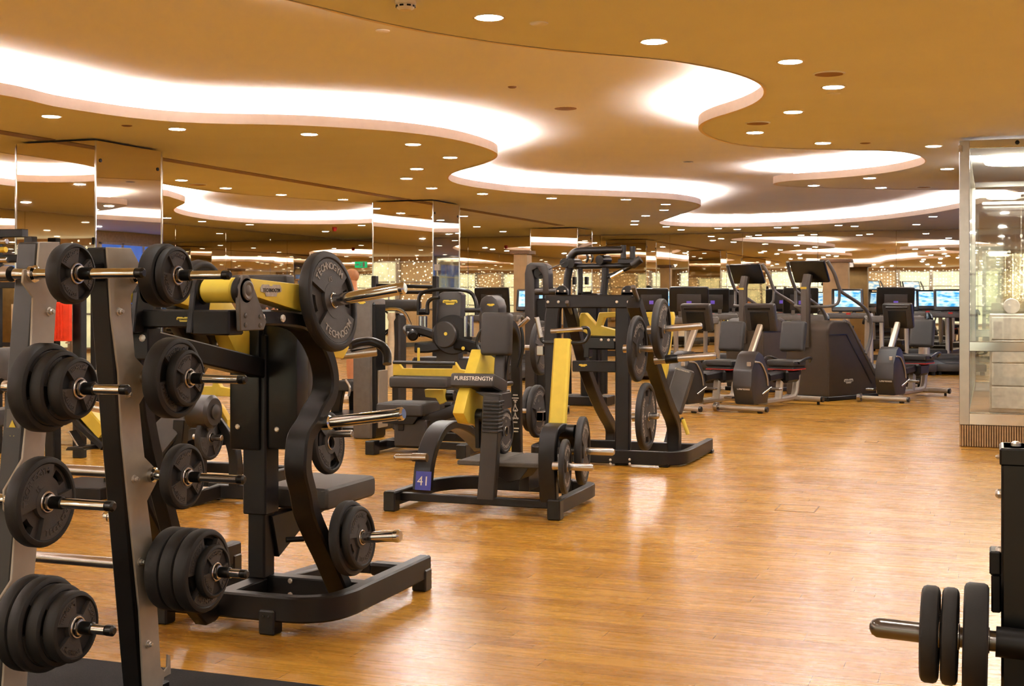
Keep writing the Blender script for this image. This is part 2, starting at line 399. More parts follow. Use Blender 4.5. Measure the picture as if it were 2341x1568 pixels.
# mirror panels on the far and left walls
n = 14; w = (X1-X0)/n
for i in range(n):
    g = G(); g.box(X0+i*w+.003, X0+(i+1)*w-.003, Y1-.004, Y1+.02, .12, CZ-.02, .002)
    struct('wall_mirror_panel', g, 'mirrorw', 'tall mirror panel on the far wall')
n = 20; w = (Y1-Y0)/n
for i in range(n):
    g = G(); g.box(X0-.02, X0+.004, Y0+i*w+.003, Y0+(i+1)*w-.003, .12, CZ-.02, .002)
    struct('wall_mirror_panel', g, 'mirrorw', 'tall mirror panel on the left wall')
g = G(); g.box(X0, X1, Y1-.03, Y1-.004, 0, .12, .003); struct('baseboard_back', g, 'dgrey', 'skirting under the far mirrors')
g = G(); g.box(X0+.004, X0+.03, Y0, Y1, 0, .12, .003); struct('baseboard_left', g, 'dgrey', 'skirting under the left mirrors')
g = G(); g.box(2.9, 3.1, 13.0, Y1-.02, 0, CZ-.004, 0); struct('wall_right_2', g, 'cream', 'partition with blue lit windows behind the glass enclosure')
for i in range(6):
    y = 13.4+i*2.6; k += 1
    g = G(); g.box(2.88, 2.91, y, y+2.3, .5, 2.55, .003); wp = struct('window_%d' % k, g, 'pool2', 'bright blue lit window in the partition')
    g = G()
    for yy in (y, y+.77, y+1.53, y+2.3): g.box(2.85, 2.9, yy-.03, yy+.03, .48, 2.57, .003)
    for zz in (.5, 1.3, 2.1, 2.55): g.box(2.85, 2.9, y-.03, y+2.33, zz-.025, zz+.025, .003)
    f = bpy.data.objects.new('window_frame', mesh('window_frame', g, 'white')); COL.objects.link(f); f.parent = wp
# glowing bead curtain added behind the viewpoint to put sparkle in the mirrors
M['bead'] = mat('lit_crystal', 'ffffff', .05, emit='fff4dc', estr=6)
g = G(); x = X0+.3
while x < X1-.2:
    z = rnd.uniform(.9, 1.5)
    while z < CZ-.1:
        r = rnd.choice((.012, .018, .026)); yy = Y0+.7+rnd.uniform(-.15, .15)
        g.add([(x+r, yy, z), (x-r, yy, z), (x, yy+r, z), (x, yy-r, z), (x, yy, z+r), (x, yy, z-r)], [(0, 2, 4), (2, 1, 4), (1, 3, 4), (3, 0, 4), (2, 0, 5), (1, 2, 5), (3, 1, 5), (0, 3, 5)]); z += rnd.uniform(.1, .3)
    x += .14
solo('added_bead_curtain', g, 'bead', 'glowing bead curtain added behind the viewpoint, put there for sparkle in the mirrors', 'bead curtain', kind='stuff')
# mirrored pillars
for k, (x0, x1, y0, y1, lb) in enumerate([(-8.6,-7.7,9.96,10.98,'nearest mirrored square pillar, at the left'), (-8.79,-7.8,17.9,18.93,'second mirrored square pillar along the room'), (-9.1,-8.07,26.0,27.05,'farthest mirrored square pillar, near the end wall')]):
    t = T('pillar', lb, 'pillar', ((x0+x1)/2, (y0+y1)/2, 0)); t.o['kind'] = 'structure'
    g = G(); g.box(x0, x1, y0, y1, 0, CZ-.02, .004); t.part('mirror_cladding', g, 'mirror', sharp=20)
    g = G()
    for cx in (x0, x1):
        for cy in (y0, y1): g.box(cx-.008, cx+.008, cy-.008, cy+.008, 0, CZ-.021, .002)
    t.part('corner_trim', g, 'chrome')
    g = G()
    for yy in (y0+.07, y1-.07):
        for zz in (CZ-.2, 1.5): g.bolt((x1, yy, zz), (1, 0, 0), .018, .01)
    for xx in (x0+.07, x1-.07): g.bolt((xx, y0, 1.5), (0, -1, 0), .018, .01)
    t.part('mirror_fixing', g, 'black')
M['timber'] = mat('pale_timber_cladding', 'c9a878', .5, var=.12, scale=5)  # the two columns below stand in for mirror reflections
for px, Y, w, zt, lb in ((1195, 25.0, .27, 2.18, 'slim timber-clad column standing in for a reflection, right of the second mirrored pillar'), (1912, 26.6, .5, 2.07, 'wide timber-clad column standing in for a reflection, behind the second stair climber rail')):
    p = EYE+FW*Y+RT*((px-CX)/F*Y); t = T('pillar', lb, 'pillar', (p.x, p.y, 0)); t.o['kind'] = 'structure'
    g = G(); g.box(p.x-w/2, p.x+w/2, p.y-.14, p.y+.14, 0, zt, .006); g.box(p.x-.004, p.x+.004, p.y-.143, p.y-.138, 0, zt, 0); t.part('cladding', g, 'timber')
    g = G(); g.box(p.x-w/2-.06, p.x+w/2+.06, p.y-.2, p.y+.2, zt, zt+.07, .006); t.part('capping', g, 'slot')
# linear air slot along the pillars
g = G(); g.box(-8.3, -8.12, 4.2, 9.93, CZ-.006, CZ+.01, .002); struct('trim_5', g, 'slot', 'dark linear air slot left of the near pillar')
g = G(); g.box(-8.3, -8.12, 11.0, 17.87, CZ-.006, CZ+.01, .002); struct('trim_6', g, 'slot', 'dark linear air slot between near and second pillars')
g = G(); g.box(-8.3, -8.12, 18.96, 25.3, CZ-.006, CZ+.01, .002); struct('trim_7', g, 'slot', 'dark linear air slot beyond the second pillar')
# ------------------------------------------------------------------ ceiling lights
t0 = None
def downlight(p, label, group='recessed ceiling downlights'):
    global t0
    if t0 is None:
        t = T('ceiling_downlight', label, 'ceiling light', p, 0, group, True)
        g = G(); g.lathe((0, 0, .004), (0, 0, -1), [(0, .085), (.007, .085), (.008, .082), (.006, .071), (0, .070)], 28); t.part('trim_ring', g, 'white')
        g = G(); g.lathe((0, 0, .002), (0, 0, -1), [(0, .068), (.006, .068), (.0062, 0)], 24); t.part('lens', g, 'lens')
        t0 = t.o; return t0
    return dup(t0, p, label=label)
DL = [
 (117,266,'leftmost of the downlights in front of the wide cove lip, above the near mirrored pillar'),
 (405,295,'downlight second from left just below the wide cove lip'),
 (707,307,'downlight below the middle of the wide cove lip, above the big weight plate'),
 (944,330,'downlight under the narrowing end of the wide cove lip, right of the middle one'),
 (1029,360,'downlight closest to the rounded nose of the dropped ceiling'),
 (953,386,'upper downlight of the cluster of three near the ceiling nose'),
 (929,408,'left downlight of the cluster of three near the ceiling nose'),
 (987,430,'lowest downlight of the cluster of three near the ceiling nose'),
 (1103,443,'downlight just right of the three-light cluster, under the cove tip'),
 (1261,453,'downlight under the far cove lip, left of two'),
 (1431,456,'downlight under the far cove lip, right of two'),
 (1522,467,'upper downlight of the close pair at the far ceiling nose'),
 (1518,480,'lower downlight of the close pair at the far ceiling nose'),
 (1476,493,'downlight beneath the close pair at the far ceiling nose'),
 (1452,505,'upper downlight of the stacked pair over the mirrored far pillar'),
 (1450,513,'lower downlight of the stacked pair over the mirrored far pillar'),
 (1523,518,'downlight under the left end of the farthest cove'),
 (1557,525,'hanging-looking downlight just right of the left end of the farthest cove'),
 (1642,522,'left downlight of the first pair below the farthest cove'),
 (1685,524,'right downlight of the first pair below the farthest cove'),
 (1778,520,'left downlight of the middle pair below the farthest cove'),
 (1817,520.5,'right downlight of the middle pair below the farthest cove'),
 (1917,515,'left downlight of the last pair below the farthest cove'),
 (1954,517,'right downlight of the last pair below the farthest cove'),
 (2095,513,'downlight below the farthest cove, left of the steel glass enclosure'),
 (2133,495,'downlight tight below the right end of the farthest cove'),
 (1118,40,'nearest downlight, at top centre beside the smoke detector'),
 (1495,95,'second of the three big near downlights at upper right'),
 (1807,141,'third big near downlight, above the large round speaker grille'),
 (1905,199,'warm downlight just below the large round speaker grille'),
 (1813,256,'downlight right of the curled cove end'),
 (1726,303,'downlight under the smaller round speaker grille'),
 (1881,327,'downlight above the small far loop of the cove'),
 (2134,334,'downlight left of the top corner of the steel glass enclosure'),
 (2165,386,'downlight beside the post of the steel glass enclosure'),
 (1988,407,'downlight under the lip of the small far loop, right of two'),
 (1860,424,'downlight under the lip of the small far loop, left of two'),
 (2014,429,'flat-looking downlight right behind the small far loop'),
 (2233,357,'downlight seen through the top of the glass enclosure'),
 (415,412,'downlight right of the near mirrored pillar, first beyond the air slot'),
 (516,430,'second downlight beyond the air slot from the near pillar'),
 (643,445,'third downlight beyond the air slot from the near pillar'),
 (784,456,'downlight beyond the air slot closest to the second pillar'),
 (462,506,'downlight under the tip of the smaller cove'),
 (571,513.5,'downlight under the middle of the smaller cove'),
 (744,529,'downlight beside the far-left mirror, below the smaller cove'),
 (827,515,'downlight under the smaller cove, left of the second pillar'),
 (382,498,'downlight low beside the near mirrored pillar edge'),
 (1060,494,'downlight just right of the second pillar, upper'),
 (1090,518,'downlight right of the second pillar, middle of three'),
 (1150,529,'downlight right of the second pillar, lowest of three'),
 (1300,546,'small far downlight beside the farthest pillar'),
]
lights = []
for x, y, lb in DL:
    p = at(x, y, z=CZ); p.z = CZ; lights.append(p); downlight(p, lb)
def inside(p, poly):
    c = False
    for i in range(len(poly)):
        a, b = poly[i-1], poly[i]
        if (a.y > p.y) != (b.y > p.y) and p.x < (b.x-a.x)*(p.y-a.y)/(b.y-a.y)+a.x: c = not c
    return c
# the rest of the ceiling grid, outside the photograph (seen only in mirrors)
def in_frame(p):
    d = p-EYE; Y = d.dot(FW)
    if Y < .2: return False
    x = CX+F*d.dot(RT)/Y; y = HY-F*d.z/Y
    return -40 < x < 2381 and -40 < y < 1568
bigs = [offset(t, .35) for t in trays]
for i in range(10):
    for j in range(13):
        p = Vector((X0+1.3+i*2.25+(.6 if j % 2 else 0), Y0+1.2+j*2.35, CZ))
        if in_frame(p) or any(inside(p, b) for b in bigs) or min((p-q).length for q in lights) < 1.2: continue
        downlight(p, 'recessed ceiling downlight outside the photograph, seen only in the mirrors')
# speakers, detectors
def grille(px, py, r, label):
    p = at(px, py, z=CZ); t = T('ceiling_speaker', label, 'speaker', (p.x, p.y, CZ), 0, 'round ceiling speakers', True)
    g = G(); g.lathe((0, 0, .003), (0, 0, -1), [(0, r), (.008, r), (.011, r-.008), (.008, r-.016)], 32); t.part('rim', g, M['ceil'])
    g = G(); g.lathe((0, 0, .002), (0, 0, -1), [(0, r-.014), (.009, r-.014), (.0095, 0)], 32); t.part('grille', g, M['spk'])
M['spk'] = mat('speaker_mesh', '8f6a42', .7, var=.35, scale=260)
grille(1895, 168, .105, 'large round speaker grille beside the third big downlight')
grille(1732, 281, .105, 'round speaker grille above the downlight near the curled cove')
grille(452, 421.5, .12, 'round speaker grille beyond the air slot near the pillar')
grille(2112, 427, .10, 'faint round grille near the glass enclosure')
def disc(px, py, r, h, label, m='ceil', z=CZ, cat='ceiling sensor', name='ceiling_sensor', group=None):
    p = at(px, py, z=z); g = G(); g.lathe((p.x, p.y, z+.002), (p.x, p.y, z-1), [(0, r), (h*.5, r), (h, r*.7), (h, 0)], 20)
    return solo(name, g, m, label, cat, group)
p = at(927, 3, z=CZ); t = T('smoke_detector', 'white domed smoke detector at the top edge of the photograph', 'smoke detector', (p.x, p.y, CZ), 0, None, True)
g = G(); g.lathe((0, 0, .002), (0, 0, -1), [(0, .052), (.018, .052), (.02, .046), (.036, .044), (.046, .03), (.046, 0)], 28); t.part('housing', g, 'white')
g = G()
for k in range(8): a = k*PI/4; g.obox((.0465*math.cos(a), .0465*math.sin(a), -.026), (.006, .02, .009), rz=a, b=.001)
t.part('vent', g, 'black')
tz = CZ+TRAY
disc(875, 70, .045, .012, 'flat sprinkler cover in the raised ceiling near the cove edge', 'tray', tz)
disc(1171, 198, .035, .014, 'small sprinkler cap in the middle of the raised ceiling', 'slot', tz)
disc(1293, 248, .10, .01, 'flat round cover in the raised ceiling, right of the sprinkler cap', 'spk', tz)
disc(1573, 370, .07, .004, 'dark round opening in the raised ceiling', 'black', tz)
disc(1232, 53, .05, .012, 'pale round sensor right of the nearest downlight', 'ceil')
disc(1905, 214, .05, .01, 'small round cap below the warm downlight', 'ceil')
disc(290, 287, .045, .01, 'small dark cap between the two leftmost downlights', 'slot')
disc(1978, 327, .05, .008, 'small dark cap right of the small far loop', 'slot')
disc(1765, 267, .07, .006, 'faint cap above the smaller speaker grille', 'ceil')
disc(765, 519, .05, .09, 'red alarm beacon on the ceiling left of the second pillar', 'redline', name='ceiling_alarm_beacon', cat='alarm')
SC.view_settings.view_transform = 'Standard'; SC.view_settings.look = 'None'; SC.view_settings.gamma = 1
SC.view_settings.use_curve_mapping = False; SC.view_settings.exposure = .67
SC.cycles.use_denoising = True; SC.cycles.use_adaptive_sampling = True; SC.cycles.adaptive_threshold = .015; SC.cycles.caustics_reflective = False; SC.cycles.caustics_refractive = False
SC.cycles.max_bounces = 8; SC.cycles.diffuse_bounces = 4; SC.cycles.glossy_bounces = 6; SC.cycles.transparent_max_bounces = 12; SC.cycles.transmission_bounces = 4
SC.cycles.sample_clamp_indirect = 6
w = bpy.data.worlds.new('world'); SC.world = w; w.use_nodes = True
w.node_tree.nodes['Background'].inputs['Color'].default_value = (0, 0, 0, 1)
# ================================================================== weight plates
def slab(loops, a, b):
    """loops of (y, z) round a sheet across x, from x=a to x=b (first loop outer, others holes)"""
    g = G()
    for x in (a, b):
        bm = bmesh.new(); es = []
        for lp in loops:
            vs = [bm.verts.new((x, p[0], p[1])) for p in lp]; es += [bm.edges.new((vs[i-1], vs[i])) for i in range(len(vs))]
        bmesh.ops.triangle_fill(bm, edges=es, use_beauty=True); g.bm(bm)
    for lp in loops:
        n = len(lp); g.add([(a, p[0], p[1]) for p in lp]+[(b, p[0], p[1]) for p in lp], [(i, (i+1) % n, n+(i+1) % n, n+i) for i in range(n)])
    return g
def arc(r, a0, a1, n, c=(0, 0)): return [(c[0]+r*math.sin(a0+(a1-a0)*i/n), c[1]+r*math.cos(a0+(a1-a0)*i/n)) for i in range(n+1)]
def sector(r0, r1, a0, a1, n=14): return arc(r1, a0, a1, n)+arc(r0, a1, a0, n)
PROTO = {}
def plate(R, th, label, nsec=3, slots=False, face='plate', ink='inkdark', hub='steel', rot=0, group='weight plates', name='weight_plate', small=False):
    key = (round(R, 3), th, nsec, slots, face, ink, small)
    if key in PROTO:
        o = dup(PROTO[key], label=label, group=group); o.rotation_euler = (0, 0, 0); return o
    t = T(name, label, 'weight plate', (0, 0, 0), 0, group, True); PROTO[key] = t.o
    h = th/2; c = min(.012, th*.3)
    g = G(); g.lathe((0, 0, 0), (1, 0, 0), [(-h+c*.2, R*.84), (-h, R*.86), (-h, R-c), (-h+c*.35, R-c*.3), (-h+c, R), (h-c, R), (h-c*.35, R-c*.3), (h, R-c), (h, R*.87), (h-.004, R*.845), (-h+c*.2, R*.84)], 48)
    t.part('rim', g, 'rubber')
    da = 2*PI/nsec; full = [(R*.85*math.sin(2*PI*k/48), R*.85*math.cos(2*PI*k/48)) for k in range(48)]
    hole = [(.026*math.sin(2*PI*k/24), .026*math.cos(2*PI*k/24)) for k in range(24)]
    lp = [full, hole]
    w = .62 if nsec == 2 else .42                     # half angle of a raised sector / sector pitch
    if slots:
        for k in range(nsec):
            a = da*(k+.5); hw = .17 if nsec == 2 else .26; lp.append(sector(R*.6, R*.78, a-hw*1.5, a+hw*1.5, 8))
    t.part('web', slab(lp, -h*.55, h*.3), face if nsec == 2 else 'rubber')
    g = G(); sw = da*(.33 if nsec == 2 else .31)
    for k in range(nsec): g = G(); s_ = slab([sector(R*.30, R*.84, da*k-sw, da*k+sw)], h*.3-.001, h-.003); g.add(s_.v, s_.f); t.part('face_segment', g, face, sharp=30)
    g = G(); s_ = slab([[(R*.36*math.sin(2*PI*k/36), R*.36*math.cos(2*PI*k/36)) for k in range(36)], hole], h*.2, h-.002); g.add(s_.v, s_.f)
    t.part('face', g, face, sharp=30)
    g = G(); g.lathe((0, 0, 0), (1, 0, 0), [(-h, .026), (-h, .032), (h+.001, .032), (h+.003, .030), (h+.003, .0265), (h-.01, .026), (-h, .026)], 24); t.part('hub', g, hub)
    if not small:
        word = 'TECHNOGYM'; rl = R*.69; sz = R*.2
        for k in range(nsec):
            bottom = nsec == 2 and k == 1; g = G()
            for i, ch in enumerate(word):
                f = (i-4)/4*sw*.74; a = da*k+(f if not bottom else -f)
                cc = Vector((h-.003, rl*math.sin(a), rl*math.cos(a)))
                up = Vector((0, math.sin(a), math.cos(a)))
                if bottom: up = -up
                e = textg(ch, sz, frame(cc, up.cross(Vector((1, 0, 0))), up), .0018, bold=True); g.add(e.v, e.f)
            if nsec == 2 and k == 0:
                e = textg('15', R*.15, frame((h-.003, 0, R*.42), (0, 1, 0), (0, 0, 1)), .0016); g.add(e.v, e.f)
            t.part('lettering', g, ink)
    return t.o
def put(o, p, rx=0, tilt=0, rz=0):
    o.location = p; o.rotation_euler = (Matrix.Rotation(rz, 3, 'Z') @ Matrix.Rotation(-tilt, 3, 'Y') @ Matrix.Rotation(rx, 3, 'X')).to_euler(); return o
def depth(p): return (Vector(p)-EYE).dot(FW)
def stack(u0, z0, hubpx, items, group):
    """plates on a peg along +x at (u0, z0); the outermost face shows its hub at photo pixel hubpx; items front to rear"""
    x = at(hubpx, 700, y=u0).x
    g = G(); g.lathe((x, u0, z0), (9, u0, z0), [(-.002, .0145), (-.002, .024), (.012, .024), (.014, .017), (.0141, .0145)], 8); rt.part('lock_nut', g, 'steel')
    g = G(); g.lathe((x, u0, z0), (9, u0, z0), [(.0142, .0145), (.0142, .0185), (.05, .0185), (.054, .0145)], 18); rt.part('lock_collar', g, 'blackgloss')
    for dpx, th, label, ns, sl, rot in items:
        c = Vector((x-th/2, u0, z0)); R = dpx/2*depth(c)/F
        put(plate(round(R*200)/200, th, label, ns, sl, group=group), c, rot); x -= th+.001
# ================================================================== plate rack
PV = -2.68
def yz(l, x=PV): return [at(px, py, x=x).yz for px, py in l]
def ground(p, q):  # carry the line p->q down to the floor
    t = (.012-p.y)/(q.y-p.y); return Vector((p.x+(q.x-p.x)*t, .012))
rt = T('plate_rack', 'grey and black A-shaped weight plate rack standing on the rubber mat', 'plate rack', (PV-.05, 3.5, 0))
Lr = yz([(245,565),(250,637),(255,723),(271,851),(279,1000),(297,1181),(319,1398),(328,1568)])
Rr = yz([(368,1525),(362,1417),(356,1330),(378,1300),(378,1285),(351,1255),(337,1145),(360,1100),(360,1075),(331,1045),(326,1000),(319,924),(345,880),(345,855),(309,815),(301,723),(300,675),(318,645),(318,600),(300,567)])
lb = ground(Lr[-2], Lr[-1]); rb = ground(Rr[1], Rr[0])
hook = yz([(376,1548),(391,1540),(390,1498),(384,1496),(383,1524),(376,1534),(368,1525)])
g = G(); g.prism(list(Lr)+[lb, rb]+hook[:-1]+list(Rr), PV-.008, PV, 'x', .0015); rt.part('side_plate', g, 'rack', label='grey steel side plate of the far upright, with hook')
Lp = yz([(91,553),(86,612),(55,616),(52,646),(76,680),(72,798),(34,868),(33,904),(62,956),(52,1049),(10,1120),(10,1165),(36,1203),(27,1326),(-14,1390),(-14,1440),(12,1480),(9,1543)])
Rp = yz([(62,1568),(80,1304),(85,1250),(105,1000),(107,983),(124,780),(129,698),(140,640),(137,553)])
lb2 = ground(Lp[-5], Lp[-1]); rb2 = ground(Rp[1], Rp[0])
g = G(); g.prism(list(Lp)+[lb2, rb2]+list(Rp), PV-.008, PV, 'x', .0015); rt.part('side_plate', g, 'rack', label='grey steel side plate of the near upright')
g = G(); g.prism([Lr[0], Lr[4], lb, rb, Rr[10], Rr[-1]], PV-.085, PV-.009, 'x', .006); rt.part('upright', g, 'black')
g = G(); g.prism([Lp[0], Lp[5], Lp[9], lb2, rb2, Rp[3], Rp[-1]], PV-.085, PV-.009, 'x', .006); rt.part('upright', g, 'dgrey')
g = G(); g.box(PV-.09, PV-.004, lb2.x-.05, rb.x+.05, 0, .03, .004); rt.part('base_bar', g, 'black')
g = G(); g.box(PV-.08, PV-.02, Lp[0].x+.02, Rr[-1].x-.02, Lr[0].y-.11, Lr[0].y-.05, .004); rt.part('top_bar', g, 'black')
pegs = []
def peg(base, tippx, tippy, name='peg'):
    b = at(base[0], base[1], x=PV); tip = at(tippx, tippy, y=b.y); z = b.z
    g = G(); L = tip.x-PV
    g.lathe((PV, b.y, z), (9, b.y, z), [(-.06, .017), (.03, .017), (.034, .0145), (L-.028, .0145)], 20); g.lathe((PV, b.y, z), (9, b.y, z), [(0, .026), (.014, .026), (.018, .018)], 20)
    o = rt.part(name, g, 'chrome')
    g = G(); g.cyl((PV+L-.03, b.y, z), (PV+L, b.y, z), .0155, e=.006); rt.part('end_cap', g, 'blackgloss', o)
    g = G(); g.lathe((PV-.085, b.y, z), (-9, b.y, z), [(-.01, .024), (.02, .024), (.024, .02), (.46, .02), (.47, .016), (.47, 0)], 18); rt.part('empty_peg', g, 'steel')
    return b.y, z
L1 = peg((72,626), 330, 626); L2 = peg((48,884), 296, 888); L3 = peg((22,1142), 262, 1152); L4 = peg((0,1415), 262, 1427)
R1 = peg((306,630), 527, 630); R2 = peg((330,862), 563, 866); R3 = peg((346,1085), 560, 1091); R4 = peg((364,1296), 567, 1317)
g = G()
for px, py in [(112,712),(271,712),(290,901),(306,1095),(320,1284),(337,1472)]:
    g = G(); p = at(px, py, x=PV); g.lathe((PV, p.y, p.z), (9, p.y, p.z), [(0, .014), (.003, .014), (.004, .0095), (.012, .0095), (.014, .006), (.02, .006), (.021, 0)], 10); rt.part('bolt', g, 'bolt')
# sticker on the near upright
p = at(34, 985, x=PV-.02)
e0 = Lp[9]; m = frame((PV-.047, at(32,985,x=PV-.047).y-.0, p.z), (1, 0, 0), (0, .09, 1))
g = G(); g.obox(at(36, 985, x=PV-.045)+Vector((0,-.012,0)), (.05, .002, .13), rx=math.radians(-4), b=.0005); rt.part('sticker', g, 'grey', label='dark sticker with yellow arrow and crosses')
s_ = rt.o.children[-1]
g = G(); c = at(36, 985, x=PV-.045)+Vector((0, -.0145, 0))
e = textg('X X', .022, frame(c+Vector((0, 0, -.03)), (0, 0, 1), (-1, 0, 0)), .0006); g.add(e.v, e.f)
g.prism([(c.x-.012, c.z+.012), (c.x+.012, c.z+.012), (c.x, c.z+.034)], c.y-.001, c.y, 'y', 0); rt.part('marking', g, 'yellow', s_)
RG = 'weight plates on the rack'
stack(*L1, 178, [(142, .05, 'single plate on the top peg of the near rack upright', 3, False, .5)], RG)
stack(*L2, 184, [(146, .05, 'smallest outer plate on the second peg of the near upright', 3, False, .1), (172, .045, 'middle plate of three on the second peg of the near upright', 3, False, .8), (203, .06, 'largest inner plate on the second peg of the near upright', 3, True, .4)], RG)
stack(*L3, 110, [(208, .05, 'single slotted plate on the third peg of the near upright', 2, True, .75)], RG)
stack(*L4, 178, [(165, .045, 'smallest outer plate on the bottom peg of the near upright', 3, False, .7), (190, .045, 'second plate from outside on the bottom peg of the near upright', 3, False, .2), (216, .045, 'third plate from outside on the bottom peg of the near upright', 3, False, .2), (218, .045, 'innermost plate on the bottom peg of the near upright', 3, True, .2)], RG)
stack(*R1, 408, [(131, .03, 'smaller outer plate on the top peg of the far rack upright', 3, False, 0), (149, .06, 'larger inner plate on the top peg of the far rack upright', 3, False, .3)], RG)
stack(*R2, 435, [(131, .035, 'smaller outer plate on the second peg of the far upright', 3, False, .5), (183, .065, 'larger inner plate on the second peg of the far upright', 3, False, .2)], RG)
stack(*R3, 430, [(149, .045, 'single plate on the third peg of the far upright', 3, False, .35)], RG)
stack(*R4, 496, [(125, .03, 'small outer plate on the bottom peg of the far upright', 3, False, .1), (187, .055, 'outermost of three equal large plates on the bottom peg of the far upright', 3, True, .9), (187, .055, 'middle of three equal large plates on the bottom peg of the far upright', 3, True, .9), (187, .055, 'innermost of three equal large plates on the bottom peg of the far upright', 3, True, .9)], RG)
# rubber mat under the rack
e = at(200, 1512, z=0); g = G(); g.box(-4.8, -1.9, 1.5, e.y, 0, .012, .003)
solo('rubber_mat', g, 'mat', 'black speckled rubber mat under the plate rack', 'mat')
# ================================================================== shoulder press, front left
SG = 'plate-loaded strength machines'
b = T('shoulder_press_machine', 'black shoulder press machine with yellow lever arms and a big plate, behind the plate rack', 'gym machine', (-3.0, 4.95, 0), 0, SG)
VC = -3.0
def mx(x): return 2*VC-x
# base: front bar with rounded corners into the two side bars
yb = 4.66; h = .075; z = .105
fx = -2.49
path = [(fx, 5.62, z), (fx, 5.0, z), (fx, 4.86, z), (fx-.03, 4.74, z), (fx-.11, 4.675, z), (fx-.22, yb, z), (VC, yb, z)]
path = path+[(mx(p[0]), p[1], z) for p in path[-2::-1]]
g = G(); g.beam(path, .105, .06, (0, 0, 1), 4, .008); base = b.part('base_frame', g, 'black')
g = G(); g.box(mx(fx)+.02, fx-.02, 5.0, 5.07, .06, .15, .006); g.box(VC-.04, VC+.04, 4.68, 5.0, .06, .14, .006); b.part('cross_bar', g, 'black')
for x, y in ((fx, 5.585), (mx(fx), 5.585), (-2.745, 4.655), (mx(-2.745), 4.655)):
    g = G(); g.box(x-.036, x+.036, y-.036, y+.036, 0, .1 if y < 5 else .1, .006)
    g.bolt((x-.012, y-.036, .075), (0, -1, 0), .006, .004); g.bolt((x+.012, y-.036, .075), (0, -1, 0), .006, .004); b.part('foot', g, 'blackgloss')
bolts(b, [((xx, 5.0, zz), (0, -1, 0), .012, .008) for zz in (.075, .135) for xx in (-3.15, -2.85)])
# curved side legs, running on into the arms' carrying beams
lx = -2.555
spine = [(730,770),(749,806),(760,843),(763,878),(757,910),(738,942),(725,970),(706,1002),(701,1038),(700,1080),(711,1128),(719,1172),(740,1225),(765,1278),(799,1357)]
sp = [at(x, y, x=lx) for x, y in spine]
top = [Vector((lx, 4.08, 1.285)), Vector((lx, 4.4, 1.283)), Vector((lx, 4.62, 1.262))]
sp = [Vector((lx-.05, p.y+.025, p.z)) for p in sp]
pth = [Vector((lx-.05, p.y, p.z)) for p in top]+sp
g = G(); g.beam(pth, .1, .06, (1, 0, 0), 4, .008); b.part('side_leg', g, 'black')
lw = [-3.1]*3+[-3.12, -3.16, -3.22, -3.28, -3.33, -3.36]; lw += [mx(lx)+.05]*(len(pth)-len(lw))
g = G(); g.beam([Vector((w_, p.y, p.z)) for p, w_ in zip(pth, lw)], .1, .06, (1, 0, 0), 4, .008); b.part('side_leg', g, 'black')
# front cross beam with badge
g = G(); g.box(-3.04, lx-.1, 4.075, 4.15, 1.25, 1.315, .006); cb = b.part('front_beam', g, 'black')
def badge(o, c, w, m='yellow', txt='TECHNOGYM', tm='black', n=(0, -1, 0), T_=None):
    """the maker's oval tag: a plate with stepped corners and its word"""
    c = Vector(c); n = Vector(n); up = Vector((0, 0, 1)); rt_ = up.cross(n).normalized(); rt_ = -rt_ if rt_.dot(RT) < 0 else rt_
    h = w*.3; M4 = frame(c, rt_, up); pts = [(-.5,.25),(-.43,.5),(-.1,.5),(-.08,.38),(.08,.38),(.1,.5),(.43,.5),(.5,.25),(.5,-.1),(.3,-.2),(.25,-.5),(-.25,-.5),(-.3,-.2),(-.5,-.1)]
    g = G(); lo = [M4 @ Vector((x*w, y*h, 0)) for x, y in pts]; hi = [M4 @ Vector((x*w, y*h, .003)) for x, y in pts]; k = len(pts)
    g.add(lo+hi, [tuple(range(k))[::-1], tuple(range(k, 2*k))]+[(i, (i+1) % k, k+(i+1) % k, k+i) for i in range(k)])
    pl = T_.part('badge', g, m, o); M5 = M4.copy(); M5.translation = c+(M4.to_3x3() @ Vector((0, 0, .0035)))
    if txt: T_.part('badge_lettering', textg(txt, w*.135, M5, .0008, bold=True), tm, None if False else o)
    return pl
badge(cb, at(420, 730, y=4.073), .058, T_=b)
# central post, shroud, back pad
g = G(); g.box(VC-.04, VC+.045, 4.96, 5.05, .14, 1.24, .008); g.box(VC-.055, VC+.06, 4.945, 5.06, .42, 1.2, .006); b.part('mast', g, 'black')
g = G(); g.beam([Vector((VC+.02, 4.13, 1.2)), Vector((VC+.02, 4.98, 1.05))], .07, .085, (1, 0, 0), 0); g.box(VC-.02, VC+.08, 4.08, 4.16, 1.13, 1.25, .005); g.beam([Vector((VC, 4.12, 1.18)), Vector((VC, 4.2, .8)), Vector((VC, 4.5, .12)), Vector((VC, 4.7, .105))], .06, .06, (1, 0, 0), 4); b.part('brace', g, 'black')
bolts(b, [((VC+dx, 4.08, 1.21), (0, -1, 0), .014, .006) for dx in (.0, .055)], 'screw')
p0 = at(524, 1035, y=4.93); p1 = at(592, 1035, y=4.93)
g = G(); g.box(p0.x, p1.x, 4.93, 5.06, .70, 1.26, .012, seg=2); g.box(p1.x+.003, p1.x+.17, 4.96, 5.06, .705, 1.245, .012, seg=2); b.part('back_cover', g, 'blackgloss')
g = G(); g.box(p0.x+.05, p1.x+.16, 5.065, 5.13, .72, 1.3, .025, seg=3); b.part('backrest', g, 'padl')
for px, py in ((544,975),(625,983)): p = at(px, py, y=4.93); bolts(b, [((p.x, 4.93 if px < 600 else 4.96, p.z), (0, -1, 0), .012, .008)])
q = at(600, 630, y=5.3); g = G(); g.box(q.x-.16, q.x+.14, 5.27, 5.36, 1.405, 1.465, .022, seg=3); b.part('headrest', g, 'pad')
